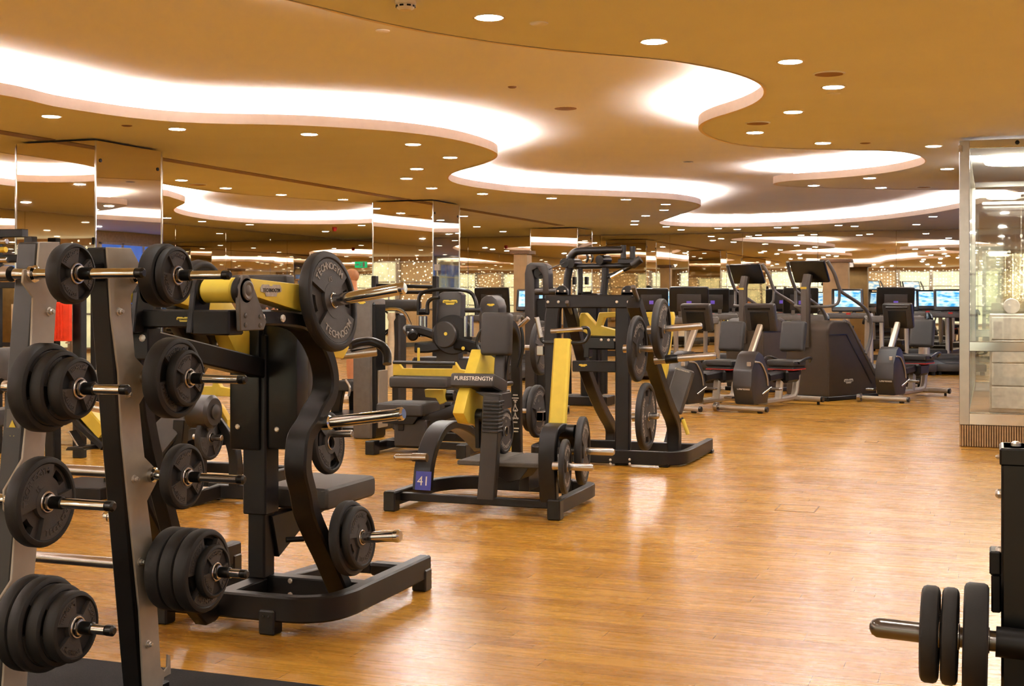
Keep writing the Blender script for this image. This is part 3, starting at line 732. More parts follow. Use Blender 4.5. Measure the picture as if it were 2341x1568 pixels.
# seat
s0 = at(705, 1110, z=.5); 
g = G(); g.box(-3.08, -2.74, 5.13, 5.62, .42, .52, .03, seg=3); b.part('seat', g, 'padl')
g = G(); g.prism([(5.0,.41),(5.6,.41),(5.6,.38),(5.3,.33),(5.06,.22)], VC-.02, VC+.06, 'x'); g.box(VC-.05, VC+.02, 5.05, 5.1, .3, .56, .004); g.tube([(VC+.1, 5.05, .3), (VC+.16, 5.1, .3)], .012, 10, 0); b.part('seat_bracket', g, 'black')
g = G(); g.box(-2.80, -2.62, 5.66, 5.74, .03, .09, .012); g.beam([(VC+.02, 5.05, .1), (VC+.02, 5.7, .06), (-2.7, 5.7, .06)], .05, .05, (0, 0, 1)); b.part('footrest', g, 'black')
# lever arms
for sgn, lbl in ((1, None), (-1, None)):
    X = (lambda x: x) if sgn == 1 else (lambda x: -5.66-x)
    def YZ(l, x): return [at(px, py, x=x).yz for px, py in l]
    ax = -2.61
    arm = YZ([(556,634),(690,650),(730,672),(768,745),(800,793),(786,820),(752,815),(722,745),(694,714),(590,680),(556,668)], ax+.035)
    g = G(); x0, x1 = sorted((X(ax-.04), X(ax+.035))); g.prism(arm, x0, x1, 'x', .008, 2); A = b.part('lever_arm', g, 'yellow', label='yellow lever arm')
    if sgn == 1: badge(A, at(619, 664, x=ax+.036), .15, 'label', T_=b, n=(1, 0, 0), tm='dgrey')
    g = G(); x0, x1 = sorted((X(-2.69), X(-2.555))); g.cyl((x0, 4.1, 1.385), (x1, 4.1, 1.385), .045, e=.01, seg=28); b.part('pivot_tube', g, 'yellow')
    g = G(); g.cyl((X(-2.555), 4.1, 1.385), (X(-2.515), 4.1, 1.385), .054, e=.01, seg=28); g.cyl((X(-2.72), 4.1, 1.385), (X(-2.69), 4.1, 1.385), .054, e=.008, seg=28)
    g.prism([(4.05,1.40),(4.02,1.23),(4.12,1.23),(4.15,1.36)], *sorted((X(-2.72), X(-2.695))), 'x', .004)
    g.box(*sorted((X(-2.7), X(-2.545))), 4.03, 4.13, 1.225, 1.315, .006); b.part('pivot_bracket', g, 'black')
    g = G(); x0, x1 = sorted((X(-2.535), X(-2.515))); g.prism([(4.05,1.40),(4.08,1.44),(4.12,1.44),(4.15,1.40),(4.24,1.27),(4.22,1.24),(4.06,1.24)], x0, x1, 'x', .004); pb = b.part('side_bracket', g, 'grey')
    g = G()
    for dy, dz in ((4.105,1.385),): g.lathe((X(-2.515), dy, dz), (X(2), dy, dz), [(0, .036), (.006, .036), (.008, .03), (.005, .02), (.008, .012), (.008, 0)], 24)
    b.part('pivot_cap', g, 'grey', pb)
    bolts(b, [((X(-2.515), dy, dz), (sgn, 0, 0), .009, .005) for dy, dz in ((4.09,1.295),(4.09,1.262),(4.19,1.29),(4.19,1.258))], 'grey', pb)
    bolts(b, [((lx if sgn == 1 else -3.15, dy, dz), (sgn, 0, 0), .015, .01) for dy, dz in ((4.27,1.285),(4.42,1.28))], 'screw')
    # handles
    hb = [(X(p.x), p.y, p.z) for p in (at(a, c, y=d) for a, c, d in ((800,790,5.12),(822,783,5.16),(848,781,5.2),(872,790,5.22),(884,806,5.22),(885,832,5.2)))]
    g = G(); g.tube(hb, .02, 12, 4); b.part('handle_grip', g, 'blackgloss')
    g = G(); q0 = at(778, 812, y=5.12); q1 = at(862, 803, y=5.2); g.cyl((X(q0.x), q0.y, q0.z), (X(q1.x), q1.y, q1.z), .021); b.part('handle_bar', g, 'steel')
    # plate peg on the lever, tilted up
    pc = at(745, 688, x=-2.53); yy, zz = pc.y, pc.z; t = math.radians(9); d = Vector((sgn*math.cos(t), 0, math.sin(t)))
    o0 = Vector((X(-2.6), yy, zz-.015)); 
    g = G(); g.lathe(o0, o0+d, [(0, .03), (.06, .03), (.064, .0245), (.40, .0245), (.405, .022)], 22); pg = b.part('plate_peg', g, 'chrome')
    g = G(); g.cyl(o0+d*.40, o0+d*.428, .0265, e=.008, seg=22); b.part('end_cap', g, 'chrome', pg)
    if sgn == 1: BP = (o0+d*.085, t)
    else: BPL = (o0+d*.085, t)
    # storage pegs on the leg
    for (px, py, L, tl) in ((748, 968, .34, 8), (778, 1232, .27, 6)):
        p = at(px, py, x=-2.55); t2 = math.radians(tl); d2 = Vector((sgn*math.cos(t2), 0, math.sin(t2))); o1 = Vector((-2.57 if sgn == 1 else mx(-2.57), p.y, p.z))
        g = G(); g.lathe(o1, o1+d2, [(0, .03), (.035, .03), (.04, .0235), (L, .0235), (L+.003, .027), (L+.02, .027), (L+.028, .02), (L+.028, 0)], 22); b.part('storage_peg', g, 'chrome')
        if sgn == 1 and py > 1100: SP = (o1, d2, t2)
MG = 'plates on the shoulder press'
o = plate(.205, .05, 'big grey plate with raised lettering on the upper peg of the shoulder press', 2, True, 'plate', 'ink', group=MG); put(o, BP[0], PI*.02, BP[1])
o = plate(.175, .05, 'plate on the far left lever of the shoulder press, half hidden by the rack', 3, False, 'plate', 'ink', group=MG); o.location = BPL[0]; o.rotation_euler = (0, -BPL[1], PI)
o1, d2, t2 = SP
put(plate(.155, .045, 'larger inner plate low on the right leg of the shoulder press', 3, False, group=MG), o1+d2*.065, .3, t2)
put(plate(.130, .035, 'smaller outer plate low on the right leg of the shoulder press', 2, True, group=MG), o1+d2*.107, .4, t2)
# separate peg and plate behind the leg
p = at(748, 1012, x=-2.78); g = G(); g.cyl((-3.0+.06, p.y, p.z+.03), (at(806, 988, y=p.y).x, p.y, p.z+.045), .016); b.part('storage_peg', g, 'steel')
put(plate(.14, .04, 'slotted plate hanging behind the curved leg, seen above the press seat', 3, True, group=MG), (p.x, p.y, p.z), .2, .1)
# ================================================================== standing machine number 41, centre
c = T('leg_curl_machine', 'black and yellow standing leg machine with the blue number 41 sign', 'gym machine', (-3.05, 8.0, 0), 0, SG)
def arch(T_, name, px, x, w, h, m='black', k=4):
    g = G(); g.beam([at(a, b, x=x) for a, b in px], w, h, (1, 0, 0), k, .006); return T_.part(name, g, m)
zb = .075
g = G(); g.beam([(-3.6, 7.58, zb), (-3.6, 8.1, zb), (-3.58, 8.3, zb), (-3.48, 8.44, zb), (-3.3, 8.5, zb), (-2.8, 8.5, zb), (-2.62, 8.49, zb), (-2.54, 8.44, zb), (-2.515, 8.34, zb), (-2.51, 7.62, zb)], .09, .055, (0, 0, 1), 3, .006)
c.part('base_frame', g, 'black')
g = G(); g.box(-3.58, -2.53, 7.68, 7.73, .055, .105, .005); c.part('cross_bar', g, 'black')
for x, y in ((-3.6, 7.6), (-2.51, 7.63), (-3.3, 8.5), (-2.7, 8.5)):
    g = G(); g.box(x-.042, x+.042, y-.04, y+.04, 0, .126, .008); c.part('foot', g, 'blackgloss')
LA = arch(c, 'arch_leg', [(966,1120),(971,1065),(983,1018),(1002,982),(1028,970),(1056,980),(1082,1002),(1102,1024)], -3.5, .125, .055)
RA = arch(c, 'arch_leg', [(1256,1146),(1253,1085),(1253,1025),(1258,990),(1271,977),(1287,983),(1299,1003),(1306,1035)], -2.55, .11, .055)
# blue sign and white label on the arches
q = at(968, 1099, y=7.74); g = G(); m4 = Matrix.Translation(q) @ Matrix.Rotation(math.radians(-9), 4, 'X')
g.box(-.055, .055, -.004, 0, -.06, .06, .001, m4); sg = c.part('sign', g, 'blue', LA, label='blue sign with white number 41')
c.part('sign_lettering', textg('41', .085, m4 @ frame((0, -.0045, -.004), (1, 0, 0), (0, 0, 1)), .0006), 'white', None)
g = G(); q = at(1251, 1072, y=7.70); g.box(q.x-.03, q.x+.03, q.y-.012, q.y-.008, q.z-.105, q.z+.105, .001); c.part('sticker', g, 'label', RA, label='white instruction sticker with small print')
# middle post with bellows, pads
g = G(); g.beam([at(1113, 1140, y=7.7), at(1119, 1060, y=7.7), at(1127, 905, y=7.72)], .115, .06, (1, 0, 0), 0); c.part('pad_post', g, 'dgrey')
g = G()
p0 = at(1126, 985, y=7.71); p1 = at(1130, 918, y=7.72)
for k in range(9): q = p0.lerp(p1, k/8); g.box(q.x-.055, q.x+.055, q.y-.05, q.y+.04, q.z-.008, q.z+.008, .004)
c.part('bellows', g, 'rubber')
q = at(1078, 877, y=7.72); m4 = Matrix.Translation((q.x, q.y+.1, q.z)) @ Matrix.Rotation(math.radians(-14), 4, 'X')
g = G(); g.box(-.15, .15, -.1, .16, -.045, .045, .02, m4, 3); lp_ = c.part('arm_pad', g, 'pad')
c.part('pad_lettering', textg('PURESTRENGTH', .036, m4 @ frame((.01, -.1005, .008), (1, 0, 0), (0, 0, 1)), .0008, bold=True), 'white', lp_)
g = G(); g.prism([(q.x+.02, q.z-.05), (q.x+.2, q.z-.06), (q.x+.21, q.z-.16), (q.x+.17, q.z-.13), (q.x+.12, q.z-.1)], 7.72, 7.9, 'y'); c.part('pad_bracket', g, 'dgrey')
q = at(1131, 764, y=7.95); m4 = Matrix.Translation((q.x, q.y+.04, q.z)) @ Matrix.Rotation(math.radians(-5), 4, 'X')
g = G(); g.box(-.1, .1, -.045, .045, -.14, .14, .028, m4, 4); c.part('chest_pad', g, 'pad')
g = G(); g.beam([at(1146, 800, y=8.05), at(1140, 900, y=8.0), at(1126, 960, y=7.85)], .07, .05, (1, 0, 0)); g.tube([at(1168, 770, y=8.05), at(1160, 850, y=8.05), at(1154, 885, y=8.05)], .012, 8, 0); g.cyl(at(1149, 878, y=8.1), at(1170, 876, y=8.2), .016); c.part('pad_support', g, 'dgrey')
bp_ = arch(c, 'back_post', [(1183,1092),(1182,1000),(1181,880),(1180,800),(1177,768),(1168,744),(1152,733)], -3.07, .068, .055)
def yz_c(l): return [at(px, py, x=-3.15).yz for px, py in l]
g = G()
for k, (py, w) in enumerate([(902,.035),(909,.05),(914,.03),(938,.03),(955,.045),(964,.03),(978,.05),(985,.04)]):
    q = at(1182, py, x=-3.07); g.box(q.x-w/2, q.x+w/2, q.y-.036, q.y-.03, q.z-.005, q.z+.004, .001)
for py in (928, 948): 
    q = at(1182, py, x=-3.07); g.tube([(q.x-.016, q.y-.034, q.z-.03), (q.x, q.y-.034, q.z+.02), (q.x+.004, q.y-.034, q.z-.005), (q.x+.018, q.y-.034, q.z-.028)], .0035, 6, 0); g.ball((q.x, q.y-.034, q.z+.03), .008, seg=8)
c.part('pictogram', g, 'label', bp_, label='white exercise pictograms')
# yellow levers
g = G(); g.prism(yz_c([(1093,798),(1124,818),(1120,880),(1106,936),(1086,973),(1062,968),(1050,945),(1060,903),(1076,856)]), -3.20, -3.12, 'x', .012, 2)
g.prism(yz_c([(1086,960),(1120,975),(1150,1000),(1166,1016),(1162,1031),(1145,1024),(1110,1000)]), -3.19, -3.13, 'x', .006); c.part('lever_arm', g, 'yellow')
q = at(1098, 952, x=-3.1); g = G(); g.cyl((-3.13, q.y, q.z), (-3.07, q.y, q.z), .05); g.prism([(q.y-.05, q.z), (q.y+.05, q.z), (q.y+.06, q.z-.2), (q.y-.04, q.z-.2)], -3.12, -3.09, 'x'); pv_ = c.part('pivot', g, 'blackgloss')
g = G(); g.lathe((-3.07, q.y, q.z), (9, q.y, q.z), [(0, .03), (.006, .03), (.009, .02), (.009, 0)], 20); c.part('pivot_cap', g, 'grey', pv_)
ltop = at(1287, 776, y=7.98); lbot = at(1274, 978, y=7.82)
g = G(); g.beam([lbot, ltop], .108, .06, (1, 0, 0), 0, .012); RL = c.part('lever_arm', g, 'yellow')
g = G(); g.cyl((lbot.x-.07, lbot.y, lbot.z-.02), (lbot.x+.12, lbot.y, lbot.z-.02), .045); c.part('pivot', g, 'blackgloss')
yh_ = 7.99
g = G(); g.tube([at(a, b, y=yh_) for a, b in ((1237,772),(1240,780),(1250,783),(1290,783),(1330,783),(1342,775),(1347,762),(1343,750),(1330,749))], .011, 10, 4); c.part('handle_bar', g, 'blackgloss', RL)
g = G(); g.cyl(at(1227, 725, y=yh_), at(1237, 772, y=yh_), .016); c.part('handle_grip', g, 'steel', RL)
g = G(); g.cyl(at(1259, 757, y=yh_), at(1333, 752, y=yh_), .015); c.part('handle_grip', g, 'steel', RL)
g = G(); g.cyl(at(1187, 747, y=8.1), at(1209, 727, y=8.1), .015); c.part('handle_grip', g, 'steel')
g = G(); g.tube([at(1190, 745, y=8.1), at(1195, 770, y=8.1), at(1195, 800, y=8.1), at(1185, 840, y=8.1)], .011, 8, 3); c.part('handle_bar', g, 'blackgloss')
# foot plate
M['footp'] = mat('foot_plate_grip', '454039', .7, bump=.3)
for x0, x1 in ((-3.215, -2.95), (-2.94, -2.66)):
    g = G(); g.box(x0, x1, 7.76, 8.3, .29, .32, .006); c.part('foot_plate', g, M['footp'])
g = G(); g.prism([(-3.1, .29), (-2.75, .29), (-2.82, .2), (-2.9, .18), (-3.05, .25)], 7.85, 8.1, 'y'); g.box(-2.9, -2.83, 8.05, 8.5, .1, .29, .004); c.part('foot_plate_bracket', g, 'dgrey')
# pegs and plates
pg = []
for (bx, by, tx, ty) in ((1290,1066,1360,1066), (1328,1030,1408,1024)):
    b0 = at(bx, by, x=-2.43); tp = at(tx, ty, y=b0.y); L = tp.x+2.49
    g = G(); g.lathe((-2.5, b0.y, b0.z), (9, b0.y, b0.z), [(0, .028), (.05, .028), (.054, .023), (L-.012, .023), (L, .016), (L, 0)], 20); c.part('plate_peg', g, 'steel'); pg.append(b0)
q = at(957, 1045, y=7.8); q1 = at(902, 1045, y=7.8)
g = G(); g.lathe(q+Vector((.06, 0, 0)), q1, [(0, .028), (.1, .028), (.104, .023), (q.x+.06-q1.x-.012, .023), (q.x+.06-q1.x, .014), (q.x+.06-q1.x, 0)], 20); c.part('plate_peg', g, 'steel')
CG = 'plates on machine 41'
put(plate(.165, .035, 'smaller plate on the front right peg of machine 41', 2, True, 'plate', 'ink', group=CG), (-2.425, pg[0].y, pg[0].z), rz=.15)
put(plate(.215, .045, 'larger plate on the rear right peg of machine 41', 2, True, 'plate', 'ink', group=CG), (-2.42, pg[1].y, pg[1].z), rz=.15)
put(plate(.15, .035, 'plate inside machine 41, seen just behind its middle post', 2, True, 'plate', 'ink', group=CG), at(1152, 985, x=-3.0))
# ================================================================== seated calf machine behind it
def calf(label):
    t = T('seated_calf_machine', label, 'gym machine', (-4.75, 10.6, 0), 0, SG); Y = 10.55
    g = G(); g.beam([(-5.05, 10.28, .06), (-5.05, 11.3, .06), (-4.2, 11.3, .06), (-4.2, 10.28, .06)], .08, .06, (0, 0, 1)); g.box(-5.05, -4.2, 10.5, 10.57, .04, .1, .004); t.part('base_frame', g, 'black')
    for x in (-5.05, -4.2):
        g = G(); g.box(x-.045, x+.045, 10.22, 10.33, 0, .12, .006); t.part('foot', g, 'blackgloss')
    a = at(900, 1052, y=10.4); b_ = at(975, 960, y=10.4)
    g = G(); g.box(a.x, b_.x, 10.4, 10.75, .06, b_.z, .012); g.box(a.x-.04, a.x+.02, 10.45, 10.6, .2, .4, .01); t.part('column', g, 'dgrey')
    g = G(); g.box(a.x+.04, a.x+.1, 10.39, 10.42, .2, .3, .006); g.box(a.x+.12, a.x+.2, 10.385, 10.42, .28, .33, .006); t.part('adjuster', g, 'black')
    s0 = at(862, 935, y=10.36); s1 = at(968, 935, y=10.36); zt = at(900, 916, y=10.6).z
    g = G(); g.box(s0.x, s1.x, 10.33, 10.74, zt-.11, zt, .03, seg=3); t.part('seat', g, 'pad')
    g = G(); g.prism([(s0.x+.03, zt-.112), (s1.x-.05, zt-.112), (s1.x-.1, zt-.18), (s0.x+.05, zt-.18)], 10.36, 10.7, 'y'); t.part('seat_pan', g, 'black')
    g = G(); g.beam([(s1.x-.06, 10.5, zt-.17), (s1.x+.2, 10.55, zt-.07), (s1.x+.35, 10.7, zt-.05)], .05, .1, (0, 1, 0)); g.beam([(s1.x+.28, 10.7, zt-.05), (s1.x+.3, 10.8, .4), (s1.x+.28, 11.0, .06)], .08, .06, (0, 1, 0)); t.part('frame', g, 'black')
    def xz(l, y): return [(lambda p: (p.x, p.z))(at(px, py, y=y)) for px, py in l]
    g = G(); g.prism(xz([(898,828),(911,831),(919,842),(1033,843),(1037,828),(1040,828),(1050,844),(1074,848),(1076,862),(898,858)], 10.5), 10.5, 10.545, 'y', .004); t.part('lever_arm', g, 'yellow')
    g = G(); g.cyl(at(899, 828, y=10.48), at(1040, 831, y=10.48), .016); t.part('handle_bar', g, 'blackgloss')
    p0 = at(897, 872, y=10.5); p1 = at(1030, 874, y=10.5)
    g = G(); g.box(p0.x, p1.x, 10.42, 10.6, p0.z-.052, p0.z+.05, .03, seg=3); t.part('thigh_pad', g, 'pad')
    g = G(); g.prism(xz([(970,890),(1014,890),(1016,920),(1005,925),(996,910),(972,908)], 10.62), 10.62, 10.68, 'y', .004); t.part('lower_arm', g, 'yellow')
    g = G(); g.cyl(at(1015, 905, y=10.7), at(1040, 905, y=10.7), .05); g.cyl(at(1018, 925, y=10.6), at(1035, 925, y=10.6), .025); t.part('pivot', g, 'blackgloss')
    g = G(); g.cyl(at(957, 795, y=10.75), at(957, 830, y=10.75), .012); t.part('lock_lever', g, 'yellow')
    return t
cal = calf('black seated calf machine with yellow thigh bar, directly behind left of machine 41')
cal2 = dup(cal.o, loc(405, 9.35), 0, 'second seated calf machine with yellow thigh bar, seen between rack posts and shoulder press')
# ================================================================== chest press, centre right
f = T('chest_press_machine', 'large black chest press with yellow levers and three plates, right of machine 41', 'gym machine', (-2.95, 10.9, 0), 0, SG)
yf = 10.35
def P(px, py, y=yf): return at(px, py, y=y)
g = G(); g.beam([(-3.62, 11.4, .07), (-3.62, 10.55, .07), (-3.58, 10.36, .07), (-3.45, 10.28, .07), (-2.62, 10.28, .07), (-2.45, 10.3, .07), (-2.36, 10.4, .07), (-2.33, 10.6, .07), (-2.33, 11.42, .07)], .11, .055, (0, 0, 1), 3, .006); f.part('base_frame', g, 'black')
g = G(); g.box(-3.6, -2.35, 10.95, 11.02, .03, .12, .005); f.part('cross_bar', g, 'black')
for x, y in ((-3.62, 11.36), (-2.33, 11.38), (-2.47, 10.31), (-3.45, 10.3)):
    g = G(); g.box(x-.04, x+.04, y-.04, y+.04, 0, .03, .005); f.part('foot', g, 'blackgloss')
for pts in ([(1268,1050),(1264,900),(1262,790),(1264,720),(1272,690)], [(1424,1064),(1425,900),(1425,760),(1426,690)]):
    g = G(); g.beam([P(*q) for q in pts], .122, .07, (1, 0, 0), 3, .01); f.part('upright', g, 'black')
a = P(1250, 689); b2 = P(1450, 689)
g = G(); g.box(a.x, b2.x, yf-.045, yf+.05, a.z-.055, a.z+.055, .01); f.part('top_beam', g, 'black')
for px in (1286, 1437):
    q = P(px, 668); g = G(); g.cyl((q.x, yf-.03, q.z), (q.x, yf+.01, q.z), .055, e=.006, seg=28); g.box(q.x-.055, q.x+.055, yf-.03, yf+.01, q.z-.09, q.z, .003); hp = f.part('hinge_plate', g, 'black')
    bolts(f, [((q.x+dx, yf-.03, q.z+dz), (0, -1, 0), .009, .006) for dx, dz in ((-.03, .01), (.03, .01))], 'screw', hp)
bolts(f, [((P(px, py).x, yf-.05, P(px, py).z), (0, -1, 0), .012, .008) for px, py in ((1257,690),(1281,690),(1414,690),(1440,690))], 'screw')
bolts(f, [((P(px, py, 10.25).x, 10.245, P(px, py, 10.25).z), (0, -1, 0), .011, .007) for px, py in ((1396,1051),(1396,1060),(1440,1050),(1440,1060))], 'screw')
g = G(); g.beam([at(x, y, x=-2.44) for x, y in ((1450,692),(1488,818),(1520,915),(1540,970),(1541,1046))], .1, .1, (1, 0, 0), 3, .008); dl_ = f.part('side_leg', g, 'black')
g = G(); g.beam([at(x, y, x=-3.3) for x, y in ((1300,694),(1340,850),(1375,935),(1396,975),(1397,1010))], .09, .09, (1, 0, 0), 3, .008); f.part('side_leg', g, 'black')
g = G(); g.beam([at(x, y, x=-2.42) for x, y in ((1447,655),(1468,715),(1490,780))], .03, .03, (1, 0, 0)); g.beam([at(x, y, x=-3.28) for x, y in ((1296,690),(1318,740),(1335,790))], .03, .03, (1, 0, 0)); f.part('link_arm', g, 'grey')
a = P(1308, 837); b2 = P(1408, 838); g = G(); g.box(a.x, b2.x, yf+.0, yf+.07, a.z-.045, a.z+.045, .006); lb_ = f.part('lower_beam', g, 'black')
badge(lb_, (P(1333, 835).x, yf-.002, P(1333, 835).z), .07, T_=f, txt=None)
a = P(1340, 785); b2 = P(1406, 785); g = G(); g.box(a.x, b2.x, yf+.02, yf+.3, a.z-.05, a.z+.06, .012); g.box(a.x-.03, a.x+.02, yf+.02, yf+.12, a.z-.12, a.z+.02, .006); f.part('gear_box', g, 'blackgloss')
bolts(f, [((P(px, 777).x, yf+.02, P(px, 777).z), (0, -1, 0), .012, .007) for px in (1373,1390,1404)], 'screw')
def xz(l, y): return [(lambda p: (p.x, p.z))(at(px, py, y=y)) for px, py in l]
g = G(); g.prism(xz([(1318,748),(1327,715),(1338,715),(1362,742),(1369,714),(1410,713),(1410,725),(1381,726),(1373,746),(1410,755),(1410,772),(1345,766)], 10.55), 10.55, 10.64, 'y', .006); f.part('lever_arm', g, 'yellow', label='yellow bent lever between the uprights')
g = G(); g.prism(xz([(1464,714),(1496,713),(1492,748),(1486,766),(1478,766),(1470,750),(1482,726),(1466,726)], 10.6), 10.6, 10.68, 'y', .006); f.part('lever_arm', g, 'yellow')
g = G(); g.prism(xz([(1522,713),(1538,713),(1540,726),(1532,780),(1524,850),(1519,868),(1500,815),(1516,790)], 10.9), 10.9, 10.97, 'y', .006); f.part('lever_arm', g, 'yellow', label='long yellow blade behind the plates')
# pad
m4 = Matrix.Translation(at(1552, 893, y=11.25)) @ Matrix.Rotation(math.radians(-16), 4, 'X') @ Matrix.Rotation(math.radians(14), 4, 'Y')
g = G(); g.box(-.085, .085, -.04, .04, -.2, .2, .03, m4, 3); pd = f.part('backrest', g, 'padl')
f.part('pad_lettering', textg('PURESTRENGTH', .018, m4 @ frame((-.015, -.041, .175), (1, 0, 0), (0, 0, 1)), .0008), 'white', pd)
g = G(); g.beam([at(1545, 935, y=11.3), at(1530, 1000, y=11.2), at(1520, 1040, y=11.0)], .06, .06, (1, 0, 0)); f.part('pad_post', g, 'black')
g = G(); g.tube([at(1550, 1000, y=11.1), at(1553, 965, y=11.1), at(1562, 956, y=11.1)], .014, 8, 3); hl = f.part('adjuster', g, 'blackgloss')
g = G(); g.cyl(at(1561, 958, y=11.1), at(1573, 993, y=11.1), .017); f.part('adjuster_grip', g, 'yellow', hl)
# pegs
pz = []
for nm, bx, by, tx, ty, x in (('a',1457,797,1504,797,-2.36),('b',1512,752,1606,745,-2.2),('c',1477,952,1507,950,-2.30),('d',1528,821,1638,813,-2.15)):
    b0 = at(bx, by, x=x); tp = at(tx, ty, y=b0.y); d = (tp-b0).normalized(); L = (tp-b0).length
    g = G(); g.lathe(b0-d*.1, tp, [(0, .03), (.1, .03), (.1, .024), (.1+L-.012, .024), (.1+L, .015), (.1+L, 0)], 20); o = f.part('plate_peg', g, 'steel'); pz.append(b0)
    if nm in 'd': g = G(); g.cyl(b0-d*.02, b0+d*.07, .032); f.part('peg_collar', g, 'blackgloss', o)
FG = 'plates on the chest press'
put(plate(.235, .04, 'big plate on the front right peg of the chest press', 2, True, 'plate', 'ink', group=FG), pz[0], .2)
put(plate(.215, .05, 'big plate on the upper rear peg of the chest press, highest of the three', 2, True, 'plate', 'ink', group=FG), pz[1], .4)
put(plate(.24, .045, 'big slotted plate on the lowest peg of the chest press', 2, True, 'plate', 'ink', group=FG), pz[2], 1.57)
for (px, py, R, lb) in ((1236,795,.24,'dark plate left of the chest press, upper, behind the chrome handle'), (1228,940,.23,'dark plate left of the chest press, lower, behind the yellow lever'), (1213,935,.2,'dark plate left of the chest press, lower and leftmost')):
    q = at(px, py, x=-3.72 if px != 1213 else -3.85); put(plate(R, .05, lb, 2, False, 'plate', 'ink', group=FG), q, .3)
    g = G(); g.cyl((-3.5, q.y, q.z), (q.x-.15, q.y, q.z), .023); g.box(-3.56, -3.5, yf-.03, q.y+.05, q.z-.04, q.z+.04, .005); f.part('plate_peg', g, 'steel')
# ================================================================== chest fly machine with round cam
e = T('chest_fly_machine', 'black selector chest fly machine with round cam disc and yellow badge on its tall shield', 'gym machine', loc(1030, 13.2), 0)
ye = e.o.location.y
def E(px, py, d=0): return at(px, py, y=ye+d)
g = G(); g.prism(xz([(1003,672),(1012,667),(1046,667),(1054,674),(1052,740),(1048,800),(1045,870),(1000,870),(996,800),(1001,740)], ye), ye, ye+.14, 'y', .012, 2); sh = e.part('shield', g, 'dgrey')
badge(sh, E(1029, 691, -.004), .16, T_=e)
g = G(); g.cyl(E(1035, 765, -.04), E(1035, 765, .0), .2, e=.01, seg=40); e.part('cam', g, 'black')
q = E(1014, 765, -.1); g = G(); g.cyl(q, (q.x, q.y+.09, q.z), .135, e=.012, seg=36); dc = e.part('hub_cover', g, 'dgrey')
for px, py in ((1019,763),(1059,796)):
    q = E(px, py, -.105); g = G(); g.lathe(q, (q.x, q.y-1, q.z), [(0, .018), (.006, .018), (.008, 0)], 14); e.part('cap', g, 'yellow', dc)
g = G(); g.beam([E(1000, 768, -.02), E(960, 755, -.05), E(930, 755, -.1)], .06, .09, (0, 1, 0), 2, .02); g.cyl(E(945, 768, -.2), E(932, 752, .12), .055, e=.02); g.beam([E(1010, 790, -.02), E(980, 795, -.06), E(950, 795, -.1)], .06, .1, (0, 1, 0), 2, .02); e.part('press_arm', g, 'black')
g = G(); g.beam([E(1040, 785, -.02), E(1070, 790, -.06), E(1105, 800, -.1)], .06, .12, (0, 1, 0), 2, .02); e.part('press_arm', g, 'black')
g = G(); g.tube([E(957, 720), E(957, 690), E(962, 672), E(980, 665), E(1010, 661), E(1045, 662), E(1075, 668), E(1088, 690), E(1090, 720)], .02, 10, 3); g.tube([E(977, 715, -.1), E(978, 692, -.1), E(990, 682, -.1), E(1004, 680, -.1)], .02, 10, 3); e.part('frame_tube', g, 'blackgloss')
g = G(); g.cyl(E(960, 713), E(980, 713), .032); e.part('handle_grip', g, 'black')
g = G(); g.cyl(E(1064, 709), E(1100, 709), .025); e.part('handle_grip', g, 'black')
for k, px in enumerate((962, 972, 1064, 1078)):
    g = G(); g.cyl(E(px, 722), E(px, 770), .022); e.part('guide_rod', g, 'chrome')
g = G(); q = E(1020, 840, .1); g.box(q.x-.35, q.x+.35, ye+.02, ye+.4, .0, q.z+.1, .02); e.part('weight_housing', g, 'dgrey')
g = G(); g.tube([E(1095, 800, -.3), E(1090, 785, -.3), E(1096, 762, -.3), E(1108, 750, -.3)], .018, 8, 3); e.part('handle_bar', g, 'blackgloss')
# ================================================================== cable tower behind the chest press
u_ = T('cable_tower', 'tall black cable tower with rounded top behind the chest press', 'gym machine', loc(1230, 15.2), 0)
yt = u_.o.location.y
def U(px, py, d=0): return at(px, py, y=yt+d)
g = G(); g.prism(xz([(1200,1000),(1199,625),(1203,606),(1213,600),(1240,600),(1251,606),(1254,625),(1254,672),(1240,672),(1240,630),(1228,612),(1216,618),(1222,640),(1222,1000)], yt), yt, yt+.18, 'y', .015, 2); u_.part('housing', g, 'dgrey')
g = G(); g.cyl(U(1220, 666, .05), U(1296, 666, .05), .045); u_.part('cross_tube', g, 'dgrey')
g = G(); g.cyl(U(1234, 624, .06), U(1234, 624, .12), .07); g.tube([U(1232, 630, .05), U(1262, 612, .05), U(1292, 600, .05)], .006, 6, 0); u_.part('pulley', g, 'blackgloss')
g = G(); q = U(1238, 800, .1); g.box(q.x-.12, q.x+.12, yt+.08, yt+.5, 0, q.z+.6, .015); u_.part('weight_housing', g, 'black')
d_ = T('assisted_dip_machine', 'black dip machine with upper crossed bars and twin upright grips, over the chest press', 'gym machine', loc(1370, 16.5), 0)
yd = d_.o.location.y
def D(px, py, d=0): return at(px, py, y=yd+d)
g = G(); g.tube([D(1296, 680), D(1297, 640), D(1302, 610), D(1304, 590), D(1314, 577), D(1330, 574), D(1380, 572), D(1425, 571)], .05, 12, 4); d_.part('main_tube', g, 'black')
g = G(); g.tube([D(1300, 608), D(1320, 609), D(1380, 608), D(1450, 607)], .035, 10, 3); g.tube([D(1380, 672), D(1383, 640), D(1384, 612)], .045, 10, 3); g.tube([D(1376, 638), D(1410, 625), D(1445, 607)], .03, 10, 3); g.tube([D(1327, 670), D(1327, 612)], .03, 10, 0); d_.part('frame_tube', g, 'black')
g = G(); g.tube([D(1396, 634, -.1), D(1425, 618, -.1)], .022, 10, 0); d_.part('strut', g, 'chrome')
